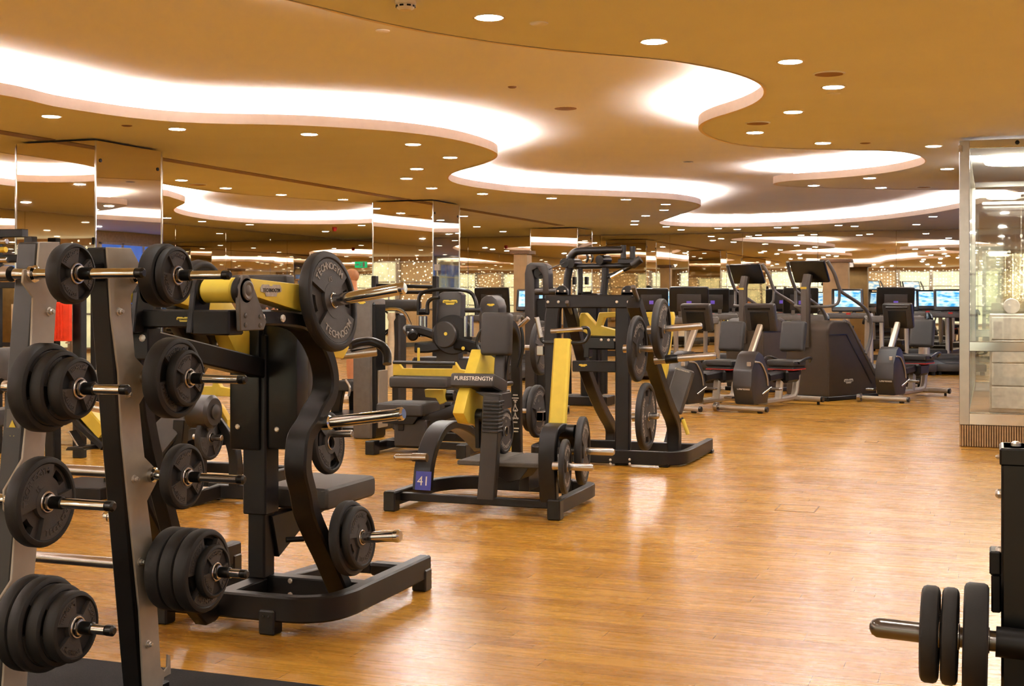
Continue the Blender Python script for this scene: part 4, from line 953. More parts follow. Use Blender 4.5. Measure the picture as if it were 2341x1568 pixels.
for px, y0, y1 in ((1425, 560, 600), (1446, 563, 600)):
    g = G(); g.cyl(D(px, y0), D(px, y1), .035); d_.part('handle_grip', g, 'blackgloss')
g = G(); g.box(D(1418, 598).x, D(1456, 598).x, yd-.12, yd+.12, D(1418, 604).z, D(1418, 592).z, .01); g.cyl(D(1445, 607, -.1), D(1465, 592, -.1), .05); d_.part('grip_bracket', g, 'black')
for a1, b1, c1 in ((1370, 1390, 594), (1304, 1322, 602), (1290, 1299, 601)): g = G(); g.cyl(D(a1, c1, -.1), D(b1, c1, .1), .06); d_.part('pulley', g, 'blackgloss')
for px in (1341, 1352): 
    g = G(); g.tube([D(px, 580), D(px+3, 590), D(px-1, 600)], .016, 8, 3); d_.part('hanging_hook', g, 'blackgloss')
g = G(); q = D(1335, 645, .1)
for px in (1307, 1322, 1335): g.box(D(px-3, 0).x, D(px+3, 0).x, yd+.08, yd+.16, D(0, 655).z, D(0, 640).z, .004)
d_.part('step_bracket', g, 'black')
g = G(); g.box(D(1290, 0).x, D(1392, 0).x, yd-.1, yd+.3, 0, .12, .01); g.box(D(1325, 0).x, D(1365, 0).x, yd+.02, yd+.3, .1, D(0, 672).z, .02); g.tube([D(1296, 690), D(1298, 900)], .05, 10, 0); g.tube([D(1380, 672), D(1380, 900)], .05, 10, 0); d_.part('base_frame', g, 'black')
# ================================================================== column machine behind the big plate
k_ = T('pulley_column', 'grey pulley column with small yellow badge behind the big plate', 'gym machine', loc(832, 12.6), 0)
yk = k_.o.location.y
def K(px, py, d=0): return at(px, py, y=yk+d)
g = G(); g.box(K(806, 0).x, K(846, 0).x, yk, yk+.35, 0, K(0, 682).z, .025, seg=2); hs = k_.part('housing', g, 'grey')
badge(hs, K(827, 692, -.005), .08, T_=k_, txt=None)
g = G(); g.box(K(836, 0).x, K(852, 0).x, yk+.05, yk+.3, .0, K(0, 690).z, .02); k_.part('side_cover', g, 'blackgloss')
g = G(); g.box(K(852, 0).x, K(856, 0).x, yk+.1, yk+.3, .1, K(0, 830).z, .004); k_.part('side_trim', g, 'silver')
g = G(); g.beam([K(768, 962, 1.9), K(772, 915, 1.9), K(782, 882, 1.9), K(798, 874, 1.95), K(808, 890, 2.1), K(812, 952, 2.2)], .12, .07, (1, 0, 0), 3, .01); g.box(K(768, 0, 1.9).x-.04, K(830, 0, .4).x, yk+.3, yk+2.2, 0, .07, .006); k_.part('foot_arch', g, 'blackgloss')
g = G(); g.box(K(772, 0, 1.9).x, K(812, 0, 1.9).x, yk+1.8, yk+2.2, K(0, 872, 1.9).z, K(0, 850, 1.9).z, .03, seg=3); k_.part('seat', g, 'pad')
g = G(); g.tube([K(790, 868, 1.8), K(800, 885, 1.8), K(797, 905, 1.8)], .014, 8, 3); k_.part('adjuster', g, 'steel')
# barbell stand with ropes beside it
h_ = T('attachment_stand', 'black stand with crossed bars, thick roller and hanging cable handles', 'gym stand', loc(935, 15.5), 0)
yh = h_.o.location.y
def H(px, py, d=0): return at(px, py, y=yh+d)
for px, y0 in ((857, 636), (996, 637)):
    g = G(); g.box(H(px-5, 0).x, H(px+5, 0).x, yh-.04, yh+.04, 0 if px > 900 else 0, H(0, y0).z, .005); h_.part('post', g, 'black')
g = G(); g.cyl(H(860, 652), H(995, 656), .022); g.cyl(H(905, 668, .2), H(1000, 668, .2), .022); h_.part('rail', g, 'black')
g = G(); g.cyl(H(860, 698, -.1), H(960, 698, -.1), .07, e=.02); h_.part('roller', g, 'pad')
g = G(); g.ring(H(888, 665, -.1), (.2, -.5, 1), .1, .012, 24, 8); g.tube([H(889, 672, -.1), H(889, 685, -.1)], .008, 6, 0); h_.part('cable_handle', g, 'steel')
g = G(); g.tube([H(855, 708, -.2), H(905, 706, -.2), H(925, 716, -.2), H(935, 735, -.2), H(942, 750, -.2)], .02, 8, 3); h_.part('bent_bar', g, 'chrome')
g = G(); g.ring(H(862, 738, -.15), (.3, -1, .1), .17, .012, 28, 8); g.tube([H(845, 772, -.2), H(880, 758, -.2), H(895, 750, -.2)], .014, 8, 3); h_.part('rope', g, 'black')
g = G(); g.lathe(H(895, 715, -.2), H(893, 845, -.2), [(0, .02), (.0, .045), (.06, .05), (.1, .03), (.35, .042), (.7, .035), (.85, .03)], 14); h_.part('hanging_towel', g, 'cream')
g = G(); g.box(H(903, 0).x, H(922, 0).x, yh-.1, yh+.1, 0, H(0, 712).z, .02); h_.part('column', g, 'dgrey')

# ================================================================== domed weight stack behind the chest pad
z_ = T('weight_stack_machine', 'black domed weight stack with yellow badge peeking out behind the chest pad of machine 41', 'gym machine', loc(1118, 16.4), 0)
yz_ = z_.o.location.y
def Z(px, py, d=0): return at(px, py, y=yz_+d)
g = G(); g.prism(xz([(1094,900),(1094,700),(1099,684),(1110,675),(1124,675),(1135,684),(1140,700),(1140,900)], yz_), yz_, yz_+.3, 'y', .03, 2); hz = z_.part('housing', g, 'dgrey')
badge(hz, Z(1122, 697, -.005), .1, T_=z_, txt=None)
q = Z(1117, 900); g = G(); g.box(q.x-.16, q.x+.16, yz_-.05, yz_+.35, 0, q.z+.03, .01); z_.part('base', g, 'black')
# ================================================================== cardio machines
def bike(label):
    t = T('recumbent_bike', label, 'exercise bike', (0, 0, 0), 0, 'recumbent exercise bikes', True)
    g = G(); g.cyl((-.3, 0, .05), (.3, 0, .05), .03); t.part('front_stabilizer', g, 'silver')
    for s in (-1, 1):
        g = G(); g.cyl((s*.3, 0, .05), (s*.33, 0, .05), .033); t.part('end_cap', g, 'blackgloss')
    g = G(); g.cyl((-.35, -.03, .055), (-.30, -.03, .055), .055); g.cyl((-.31, -.03, .055), (-.29, -.03, .055), .02); t.part('wheel', g, 'steel')
    g = G(); g.cyl((.2, .0, .02), (.26, 0, .02), .02); t.part('wheel', g, 'blackgloss')
    pr = [(.06,.09),(.42,.09),(.5,.3),(.43,.5),(.31,.67),(.2,.72),(.12,.68),(.0,.5),(-.02,.3)]
    g = G(); g.prism(pr, -.125, .125, 'x', .022, 2); sh = t.part('shroud', g, 'dgrey')
    g = G(); g.tube([(.128, .08, .6), (.131, .24, .57), (.131, .38, .42), (.129, .42, .3)], .01, 8, 3); g.box(.07, .115, -.03, -.0, .55, .6, .005); t.part('side_trim', g, 'silver', sh)
    g = G(); g.beam([(.128, .26, .2), (.18, .4, .28)], .02, .03, (1, 0, 0)); g.box(.18, .3, .38, .46, .25, .28, .008); g.box(-.3, -.18, .1, .2, .14, .17, .008); t.part('pedal', g, 'steel')
    t.part('logo', textg('LifeFitness', .04, frame((0.02, -.012, .28), (1, 0, 0), (0, .0, 1)), .002, bold=True), 'label', sh)
    g = G(); g.beam([(0, .2, .66), (0, .48, 1.02)], .075, .06, (1, 0, 0), 0, .015); t.part('mast', g, 'silver')
    m4 = Matrix.Translation((0, .5, 1.12)) @ Matrix.Rotation(math.radians(14), 4, 'X')
    g = G(); g.box(-.2, .2, -.04, .04, -.17, .17, .03, m4, 3); cs = t.part('console', g, 'dgrey')
    g = G(); g.box(-.12, .12, -.055, -.035, -.15, .08, .02, m4, 2); g.box(-.15, .15, -.047, -.035, .1, .13, .005, m4); t.part('console_back', g, 'blackgloss', cs)
    g = G(); g.box(-.17, .17, .041, .045, -.12, .14, .002, m4); t.part('screen', g, 'screen', cs)
    g = G(); g.box(-.19, .19, 1.03, 1.4, .5, .58, .035, seg=3); g.box(-.17, .17, 1.05, 1.4, .46, .5, .01); st = t.part('seat', g, 'pad')
    g = G(); g.box(-.175, .175, 1.04, 1.42, .455, .468, .003); t.part('seat_trim', g, 'redline', st)
    m4 = Matrix.Translation((0, 1.42, .86)) @ Matrix.Rotation(math.radians(-12), 4, 'X')
    g = G(); g.box(-.165, .165, -.05, .05, -.19, .2, .045, m4, 4); t.part('backrest', g, 'pad')
    for s in (-1, 1):
        g = G(); g.tube([(s*.24, 1.05, .55), (s*.27, 1.2, .6), (s*.27, 1.35, .6), (s*.2, 1.46, .55)], .018, 8, 3); t.part('seat_handle', g, 'blackgloss')
    g = G(); g.beam([(0, .62, .38), (0, 1.5, .42)], .14, .1, (1, 0, 0), 0, .02); g.box(-.12, .12, 1.0, 1.36, .3, .46, .03); t.part('seat_carriage', g, 'black')
    g = G(); g.beam([(0, .6, .09), (0, 1.3, .09), (0, 1.45, .13), (0, 1.5, .25), (0, 1.56, .46)], .08, .07, (1, 0, 0), 4, .02); g.beam([(0, .98, .1), (0, 1.04, .36)], .09, .07, (1, 0, 0), 0, .02); g.box(-.05, .05, 1.35, 1.6, .42, .5, .02); t.part('frame', g, 'silver')
    g = G(); g.cyl((-.3, 1.6, .07), (.3, 1.6, .07), .035); g.beam([(0, 1.4, .09), (0, 1.62, .07)], .07, .05, (1, 0, 0)); t.part('rear_stabilizer', g, 'silver')
    for s in (-1, 1):
        g = G(); g.cyl((s*.3, 1.6, .07), (s*.33, 1.6, .07), .038); g.cyl((s*.26, 1.6, 0), (s*.26, 1.6, .06), .018); t.part('end_cap', g, 'blackgloss')
    return t
def screen_mat(name, a, b, s):
    m = bpy.data.materials.new(name); m.use_nodes = True; nt = m.node_tree; bs = nt.nodes['Principled BSDF']
    tc = nt.nodes.new('ShaderNodeTexCoord'); no = nt.nodes.new('ShaderNodeTexNoise'); no.inputs['Scale'].default_value = 7; no.inputs['Detail'].default_value = 4
    mp = nt.nodes.new('ShaderNodeMapping'); mp.inputs['Scale'].default_value = (1, 1, 3)
    link(nt, tc.outputs['Object'], mp.inputs['Vector']); link(nt, mp.outputs['Vector'], no.inputs['Vector'])
    rp = nt.nodes.new('ShaderNodeValToRGB'); rp.color_ramp.elements[0].color = srgb(a)+(1,); rp.color_ramp.elements[1].color = srgb(b)+(1,)
    rp.color_ramp.elements[0].position = .38; rp.color_ramp.elements[1].position = .62
    link(nt, no.outputs['Fac'], rp.inputs['Fac']); link(nt, rp.outputs['Color'], bs.inputs['Emission Color']); bs.inputs['Emission Strength'].default_value = s
    bs.inputs['Base Color'].default_value = (.01, .01, .01, 1); bs.inputs['Roughness'].default_value = .2
    return m
M['screen'] = screen_mat('lit_screen', '2f8fe0', 'c9ecf6', 1.1)
M['screen2'] = screen_mat('lit_screen_pale', '7fb0dc', 'f2f2e8', 1.1)
M['violet'] = mat('violet_mark', '57459a', .4, emit='5a46b0', estr=.3)
bk = bike('recumbent bike with dark console in front of the stair climbers'); A0 = at(1697, 943, z=0); bk.o.location = (A0.x, A0.y+.0, 0); bk.o.rotation_euler = (0, 0, math.radians(-16.5))
p = at(2022, 920, z=0); dup(bk.o, (p.x, p.y, 0), math.radians(-16.5), 'recumbent bike beside the glass enclosure')
p = at(1545, 943, z=0); dup(bk.o, (p.x-.0, p.y+.05, 0), math.radians(-16.5), 'recumbent bike half hidden behind the chest press plates')
def climber(label):
    t = T('stair_climber', label, 'stair climber', (0, 0, 0), 0, 'stair climbers', True)
    pr = [(0,.05),(-.02,.95),(.03,1.03),(.12,1.06),(.38,1.05),(.47,.98),(1.06,.27),(1.08,.05)]
    g = G(); g.prism(pr, -.35, .35, 'x', .035, 3); bd = t.part('body', g, 'climb')
    g = G(); g.beam([(.352, .0, .87), (.352, .38, .87), (.352, .95, .2)], .006, .02, (1, 0, 0), 0, .001); t.part('side_groove', g, 'blackgloss', bd)
    g = G(); g.beam([(.33, .36, 1.05), (.33, .45, 1.02), (.33, 1.07, .29)], .05, .05, (1, 0, 0), 0, .01); t.part('side_edge', g, 'grey', bd)
    badge(bd, (.356, .42, .25), .2, 'label', T_=t, n=(1, 0, 0), tm='dgrey')
    g = G(); g.box(-.36, .36, -.02, 1.1, 0, .06, .01); g.box(.1, .34, -.035, -.01, .02, .05, .003); t.part('base_plate', g, 'black')
    for k in range(4):
        y = .45+k*.15; z = .96-k*.19; g = G(); g.box(-.28, .28, y, y+.2, z-.02, z+.02, .005); t.part('step', g, 'rubber')
    g = G(); g.beam([(0, -.03, .7), (0, -.03, 1.5), (0, .02, 1.66)], .13, .09, (1, 0, 0), 0, .03); ms = t.part('mast', g, 'climb')
    g = G(); g.box(-.05, .05, -.08, -.074, 1.47, 1.5, .003); t.part('mast_badge', g, 'yellowd', ms)
    m4 = Matrix.Translation((0, .06, 1.7)) @ Matrix.Rotation(math.radians(24), 4, 'X')
    g = G(); g.box(-.28, .28, -.025, .025, -.15, .16, .02, m4, 2); cn = t.part('console', g, 'blackgloss')
    g = G(); g.box(-.25, .25, .026, .03, -.12, .13, .002, m4); t.part('screen', g, 'screen2', cn)
    for s in (-1, 1):
        x = s*.36
        g = G(); g.tube([(x*.9, .0, 1.84), (x, .1, 1.68), (x, .2, 1.5), (x, .27, 1.43), (x, .6, 1.3), (x, .82, 1.18), (x, .92, 1.0), (x, .9, .8), (x, .8, .6)], .024, 10, 4); t.part('handrail', g, 'grey')
    g = G(); g.tube([(-.36, .22, 1.48), (-.34, .2, 1.28), (-.2, .06, 1.24), (.2, .06, 1.24), (.34, .2, 1.28), (.36, .22, 1.48)], .02, 10, 4); t.part('cross_rail', g, 'grey')
    return t
cl = climber('dark stair climber between the two front recumbent bikes'); p = at(1845, 914, z=0); cl.o.location = (p.x, p.y, 0); cl.o.rotation_euler = (0, 0, math.radians(-30))
p2 = loc(1702, 19.0); dup(cl.o, (p2.x, p2.y, 0), math.radians(-30), 'dark stair climber mostly hidden behind the front recumbent bike')
def treadmill(label):
    t = T('treadmill', label, 'treadmill', (0, 0, 0), 0, 'treadmills', True)
    g = G(); g.box(-.42, .42, -1.1, .9, .06, .2, .03, seg=2); g.box(-.38, .38, .45, .95, .15, .3, .05, seg=3); t.part('deck', g, 'dgrey')
    g = G(); g.box(-.27, .27, -1.08, .5, .2, .206, .002); t.part('belt', g, 'rubber')
    for x, y in ((-.36, -1.0), (.36, -1.0), (-.36, .8), (.36, .8)):
        g = G(); g.cyl((x, y, 0), (x, y, .07), .04); t.part('foot', g, 'blackgloss')
    for s in (-1, 1):
        g = G(); g.beam([(s*.4, .6, .15), (s*.4, .72, 1.02)], .08, .07, (1, 0, 0), 0, .02); t.part('upright', g, 'silver')
        g = G(); g.tube([(s*.4, .75, 1.02), (s*.4, .5, 1.06), (s*.38, .2, 1.02), (s*.38, .05, .96)], .025, 10, 3); t.part('handrail', g, 'blackgloss')
    g = G(); g.box(-.42, .42, .55, .85, .98, 1.08, .03, seg=3); cs = t.part('control_tray', g, 'grey')
    g = G(); g.box(-.04, .04, .545, .56, 1.05, 1.085, .005); t.part('stop_button', g, 'redline', cs)
    m4 = Matrix.Translation((0, .78, 1.32)) @ Matrix.Rotation(math.radians(-12), 4, 'X')
    g = G(); g.box(-.28, .28, -.03, .04, -.22, .2, .03, m4, 3); cn = t.part('console', g, 'blackgloss')
    g = G(); g.box(-.23, .23, -.036, -.03, -.14, .16, .003, m4); t.part('screen', g, 'screen', cn)
    g = G(); g.box(-.17, .17, .035, .055, -.16, .1, .02, m4, 2); t.part('console_back', g, 'dgrey', cn)
    g = G(); g.box(-.035, .035, .055, .06, -.06, .0, .004, m4); t.part('logo', g, 'violet', cn)
    g = G(); g.beam([(-.12, .78, 1.05), (-.12, .8, 1.16)], .06, .05, (1, 0, 0)); g.beam([(.12, .78, 1.05), (.12, .8, 1.16)], .06, .05, (1, 0, 0)); t.part('console_neck', g, 'grey')
    return t
tm = treadmill('treadmill with pale lit screen between the stair climber and the glass enclosure')
tm.o.location = loc(1945, 23); tm.o.rotation_euler = (0, 0, math.radians(10))
dup(tm.o, loc(2073, 24.0), math.radians(8), 'treadmill with lit screen partly hidden behind the bike beside the enclosure')
dup(tm.o, loc(2127, 26.35), math.radians(8), 'treadmill with lit screen, second from the steel post of the enclosure')
dup(tm.o, loc(2181, 24.0), math.radians(8), 'treadmill with bright blue screen touching the steel post of the enclosure')
for px, Y, lb in ((1576, 19.5, 'treadmill facing the viewpoint right of the chest press, tallest dark console there'), (1628, 23, 'treadmill facing the viewpoint, second dark console left of the stair climbers'), (1660, 25.5, 'treadmill facing the viewpoint just left of the first stair climber mast'), (1493, 22.5, 'treadmill facing the viewpoint behind the top of the chest press'), (1822, 22, 'treadmill facing the viewpoint between the two climber masts'), (1780, 24.8, 'far treadmill facing the viewpoint behind the front bike console'), (2030, 20.6, 'treadmill facing the viewpoint behind the bike beside the enclosure')):
    dup(tm.o, loc(px, Y), PI+math.radians(12), lb)
for px, Y, lb in ((1512, 25.5, 'far treadmill with small blue screen just right of the chest press top'), (1190, 24, 'far treadmill with small blue screen left of the cable tower'),):
    dup(tm.o, loc(px, Y), math.radians(5), lb)
dup(tm.o, loc(1150, 21.5), PI+math.radians(8), 'treadmill with dark console back behind the chest pad of machine 41')
# ================================================================== steel and glass enclosure, right
q0 = at(2205, 1020, z=0); ex, ey = q0.x, q0.y
en = T('glass_enclosure', 'polished steel framed glass enclosure on a ribbed base at the right', 'glass enclosure', (ex+1, ey+2.2, 0))
ex2, ey2 = ex+2.6, ey+4.6
ZT = CZ-.03
def post(x, y): g = G(); g.box(x-.045, x+.045, y-.045, y+.045, .2, ZT, .004); return en.part('post', g, 'steel')
for x, y in ((ex, ey), (ex, ey2), (ex2, ey), (ex2, ey2), (ex+1.3, ey)): post(x, y)
for z0, z1, nm in ((ZT-.07, ZT, 'top_rail'), (.2, .31, 'bottom_rail'), (.87, .96, 'middle_rail')):
    for a, b3 in (((ex, ey), (ex2, ey)), ((ex, ey), (ex, ey2)), ((ex2, ey), (ex2, ey2)), ((ex, ey2), (ex2, ey2))):
        if nm == 'middle_rail' and a[0] == b3[0]: continue
        g = G(); g.box(min(a[0], b3[0])-.04, max(a[0], b3[0])+.04, min(a[1], b3[1])-.04, max(a[1], b3[1])+.04, z0, z1, .005); en.part(nm, g, 'chrome')
M['lampfill'] = mat('enclosure_fill_glow', 'ffffff', emit='fff2e0', estr=60)  # glow of the fill lights added inside the enclosure
M['ribbed'] = mat('ribbed_bronze', 'c0a27c', .35, .4)
g = G(); g.box(ex-.03, ex2+.03, ey-.03, ey2+.03, 0, .2, .002); en.part('base_core', g, 'slot'); g = G()
n = 124
for i in range(n): x = ex-.02+(ex2-ex+.04)*i/n; g.box(x, x+.012, ey-.045, ey-.03, .005, .195, .002)
for i in range(220): y = ey-.02+(ey2-ey+.04)*i/220; g.box(ex-.045, ex-.03, y, y+.012, .005, .195, .002)
en.part('ribbed_base', g, 'ribbed')
for a, b3 in (((ex+.045, ey), (ex+1.255, ey)), ((ex+1.345, ey), (ex2-.045, ey)), ((ex, ey+.045), (ex, ey2-.045)), ((ex+.045, ey2), (ex2-.045, ey2)), ((ex2, ey+.045), (ex2, ey2-.045))):
    g = G(); g.box(a[0]-.004 if a[0] == b3[0] else a[0], b3[0]+.004 if a[0] == b3[0] else b3[0], a[1]-.004 if a[1] == b3[1] else a[1], b3[1]+.004 if a[1] == b3[1] else b3[1], .31, ZT-.07, 0); en.part('glass_pane', g, 'glass')
g = G(); q = at(2196, 340, y=ey-.06); g.box(q.x-.02, q.x+.015, ey-.07, ey-.045, q.z-.03, q.z+.03, .004); en.part('alarm_contact', g, 'label')
bolts(en, [((ex+.45, ey-.045, ZT-.035), (0, -1, 0), .02, .01)], 'blackgloss')
g = G(); a = at(2262, 900, y=ey+1.3); b3 = at(2262, 718, y=ey+1.3)
cb_ = T('white_drawer_unit', 'pale cream drawer unit with towels standing inside the glass enclosure', 'drawers', (a.x+.5, ey+1.6, .2))
g.box(a.x, a.x+1.0, ey+1.3, ey+1.85, .21, b3.z, .006); cb_.part('carcass', g, 'white')
for k in range(4):
    z0 = .25+k*(b3.z-.27)/4; g = G(); g.box(a.x+.02, a.x+.98, ey+1.285, ey+1.3, z0, z0+(b3.z-.27)/4-.012, .004); cb_.part('drawer', g, 'cream2') if False else cb_.part('drawer', g, M['white'])
q = at(2325, 702, y=ey+1.4); tw = G(); tw.lathe((q.x-.05, ey+1.35, b3.z+.08), (q.x-.05, 99, b3.z+.08), [(0, .02), (0, .072), (.01, .078), (.4, .078), (.41, .07), (.41, 0)], 24)
solo('rolled_towel', tw, 'white', 'rolled white towel on the drawer unit inside the glass enclosure', 'towel')
ch = T('crystal_chandelier', 'glittering crystal strand chandelier hanging inside the glass enclosure', 'chandelier', (ex+1.1, ey+2.3, CZ-.3))
g = G(); g.cyl((ex+1.1, ey+2.3, CZ-.1), (ex+1.1, ey+2.3, CZ-.04), .55); ch.part('canopy', g, 'chrome')
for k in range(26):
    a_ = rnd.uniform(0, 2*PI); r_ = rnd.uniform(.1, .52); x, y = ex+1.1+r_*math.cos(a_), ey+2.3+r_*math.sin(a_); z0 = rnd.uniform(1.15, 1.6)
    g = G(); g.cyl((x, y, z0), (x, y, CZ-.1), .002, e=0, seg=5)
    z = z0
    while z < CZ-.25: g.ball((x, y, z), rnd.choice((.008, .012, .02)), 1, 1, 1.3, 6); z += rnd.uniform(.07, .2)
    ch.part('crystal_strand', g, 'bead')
q = at(2322, 362, z=CZ); g = G(); g.lathe((q.x, q.y, CZ-.005), (q.x, q.y, 0), [(0, .3), (.02, .32), (.05, .3), (.055, 0)], 36)  # disc added to light the enclosure, in place of a bright cove
solo('enclosure_fill_lamp', g, M['lampfill'], 'big round fill lamp added inside the glass enclosure in place of a bright cove', 'ceiling light')
g = G(); g.box(ex+.1, ex2-.1, ey+.45, ey+.53, CZ-.03, CZ-.004, .004)  # strip added to brighten the unlit drawer fronts
solo('enclosure_fill_strip', g, M['lampfill'], 'fill light strip added under the ceiling to brighten the front of the glass enclosure', 'light strip')
# ================================================================== loaded bar, lower right
yr = 3.55
r_ = T('squat_stand', 'black upright stand at the lower right corner of the photograph', 'rack', (at(2400, 1568, y=yr).x, yr, 0))
xl = at(2289, 1100, y=yr-.06).x; zt = at(2290, 1024, y=yr-.06).z
g = G(); g.box(xl, xl+.13, yr-.06, yr+.08, .03, zt, .006); g.box(xl-.004, xl+.134, yr-.064, yr+.084, zt-.045, zt, .005); r_.part('upright', g, 'blackgloss')
g = G(); g.box(xl-.06, xl+.5, yr-.1, yr+.12, 0, .03, .004); r_.part('base_plate', g, 'black')
for px, py, r in ((2284,1127,.012),(2284,1258,.012),(2285,1043,.006)):
    q = at(px, py, y=yr); bolts(r_, [((xl, yr-.01, q.z), (-1, 0, 0), r, .014)])
bolts(r_, [((xl+.035, yr, zt), (0, 0, 1), .012, .012)])
q1 = at(2262, 1255, y=yr); q2 = at(2262, 1395, y=yr)
g = G(); g.box(q1.x, xl, yr-.03, yr+.05, q1.z-.06, q1.z, .004); g.box(q1.x+.004, xl, yr-.025, yr+.045, q2.z, q1.z-.06, .004); r_.part('bar_catch', g, 'black')
tip = at(1988, 1432, y=yr-.12); yb2 = yr-.12; zb2 = tip.z
bb = T('barbell', 'steel barbell sleeve with rounded tip poking in from the lower right', 'barbell', (tip.x+.3, yb2, zb2))
slope = (at(2290, 1478, y=yb2).z-tip.z)/(at(2290, 1478, y=yb2).x-tip.x); d = Vector((1, 0, slope*.5)).normalized(); t0_ = Vector((tip.x, yb2, zb2))
g = G(); g.lathe(t0_, t0_+d, [(0, 0), (0, .008), (.006, .018), (.018, .0245), (.03, .025), (.40, .025)], 26); bb.part('sleeve', g, 'gunmetal')
g = G(); g.lathe(t0_, t0_+d, [(.30, .025), (.30, .037), (.40, .037), (.4, .014), (1.0, .014)], 26); bb.part('collar', g, 'black')
def xat(px): return at(px, 1450, y=yb2).x
NG = 'plates on the barbell at lower right'
for x0, x1, R, lb in ((2104, 2149, .119, 'outermost small plate on the lower right barbell'), (2151, 2193, .119, 'second small plate on the lower right barbell'), (2200, 2262, .137, 'larger inner plate on the lower right barbell')):
    xa, xb = xat(x0), xat(x1); k = ((xa+xb)/2-tip.x); th = round(xb-xa, 3)
    o = plate(R, th*.93, lb, 3, False, group=NG); put(o, t0_+d*k, .4+R, -.02)
g = G(); g.box(xl-.02, 1.0, 1.5, yr+.3, 0, .012, .003)
solo('rubber_mat', g, 'mat', 'black speckled rubber mat under the lower right stand', 'mat')
# ================================================================== left background
n_ = T('leg_extension_machine', 'black and yellow leg machine with long grey inclined pad, behind the rack uprights', 'gym machine', (-5.1, 7.7, 0), 0, SG)
yn = 7.55
def N(px, py, d=0): return at(px, py, y=yn+d)
q = N(385, 985); m4 = Matrix.Translation(q) @ Matrix.Rotation(math.radians(34), 4, 'Y') @ Matrix.Rotation(math.radians(-20), 4, 'X')
g = G(); g.box(-.1, .1, -.05, .05, -.34, .3, .03, m4, 3); n_.part('backrest', g, 'padl')
g = G(); g.beam([N(415, 960), N(408, 1030), N(395, 1110)], .09, .07, (1, 0, 0), 3); g.beam([N(360, 1150), N(420, 1150, -.3), N(500, 1122), N(562, 1125)], .09, .06, (0, 0, 1), 0); n_.part('base_frame', g, 'black')
g = G(); g.beam([N(470, 920, .1), N(500, 960, .05), N(525, 1000), N(538, 1045), N(538, 1110)], .07, .07, (1, 0, 0), 4); n_.part('arch_leg', g, 'black')
q = N(452, 940, -.15); g = G(); g.cyl((q.x-.05, q.y, q.z), (q.x+.13, q.y, q.z), .11, e=.02, seg=30); dh = n_.part('drive_hub', g, 'dgrey')
g = G(); g.lathe((q.x+.13, q.y, q.z), (9, q.y, q.z), [(0, .05), (.012, .05), (.014, .035), (.02, .02), (.02, 0)], 20); n_.part('hub_cap', g, 'dgrey', dh)
g = G(); g.prism(xz([(478,930),(500,925),(520,960),(520,985),(500,965)], yn+.1), yn+.1, yn+.16, 'y'); n_.part('lever_arm', g, 'yellowd')
for px, py, lb in ((478, 1000, 'plate leaning under the round hub of the leg machine behind the rack'),):
    q = N(px, py, -.1); put(plate(.15, .04, lb, 3, False), q); g = G(); g.cyl((q.x-.12, q.y, q.z), (q.x+.1, q.y, q.z), .02); n_.part('plate_peg', g, 'steel')
l_ = T('leg_press_machine', 'sloping yellow leg press seen between the two rack uprights', 'gym machine', (-6.0, 7.3, 0), 0, SG)
yl = 7.4
def Lp_(px, py, d=0): return at(px, py, y=yl+d)
g = G(); g.beam([Lp_(150, 880), Lp_(205, 945), Lp_(245, 990)], .12, .1, (0, 1, 0), 0, .01); l_.part('slide_rail', g, 'yellow')
g = G(); g.beam([Lp_(140, 905), Lp_(200, 975), Lp_(250, 1020)], .16, .05, (0, 1, 0), 0, .01); g.beam([Lp_(120, 900), Lp_(122, 1090)], .08, .08, (1, 0, 0)); g.box(Lp_(110, 1090).x, Lp_(250, 1090).x, yl-.1, yl+.6, 0, .08, .006); l_.part('base_frame', g, 'black')
g = G(); g.beam([Lp_(165, 985, -.1), Lp_(190, 1025, -.1)], .08, .012, (0, 1, 0)); l_.part('foot_plate', g, 'steel')
g = G(); g.prism(xz([(165,1020),(200,1020),(205,1028),(160,1028)], yl-.15), yl-.2, yl-.02, 'y'); l_.part('foot', g, 'blackgloss')
w_ = T('power_rack', 'tall black power rack with perforated posts beyond the plate rack', 'power rack', (-6.6, 9.2, 0))
yw = 9.2
def W(px, py, d=0): return at(px, py, y=yw+d)
for px, dd in ((182, 0), (222, .6), (-10, 0), (70, .6)):
    q = W(px, 500, dd); g = G(); g.box(q.x-.045, q.x+.045, yw+dd-.04, yw+dd+.04, 0, 1.76 if px > 100 else 1.92, .006); w_.part('upright', g, 'black')
for py in (535, 592, 650):
    a = W(-40, py); b3 = W(58, py); g = G(); g.box(a.x, b3.x, yw-.04, yw+.04, a.z-.035, a.z+.035, .005); w_.part('cross_bar', g, 'black')
for px, py in ((22, 553), (20, 572), (24, 595)):
    q = W(px, py); g = G(); g.cyl((q.x-.06, yw-.1, q.z), (q.x+.06, yw-.1, q.z), .025); w_.part('bar_clamp', g, 'steel' if py != 572 else 'yellowd')
for k in range(4): q = W(163, 705+k*26); g = G(); g.cyl((q.x-.01, yw-.06, q.z), (q.x+.03, yw-.06, q.z), .008); w_.part('pin', g, 'white')
a = W(122, 690, -.1); b3 = W(164, 780, -.1); g = G(); g.box(a.x, b3.x, yw-.13, yw-.09, b3.z, a.z, .012, seg=2)
for k in range(4): g.box(a.x+.02+k*.03, a.x+.03+k*.03, yw-.14, yw-.12, b3.z+.02, a.z-.02, .004)
solo('orange_towel', g, 'red', 'bright orange-red towel hanging on the power rack between the rack uprights', 'towel')
g = G(); q = W(38, 730, .6); g.box(W(25, 0, .6).x, W(49, 0, .6).x, yw+.6, yw+.66, 0, 1.3, .004); solo('reflected_panel', g, 'cream', 'pale upright board standing in for a reflected wall panel, behind the power rack at the left edge', 'board')  # board stands in for the reflection of a pale wall panel
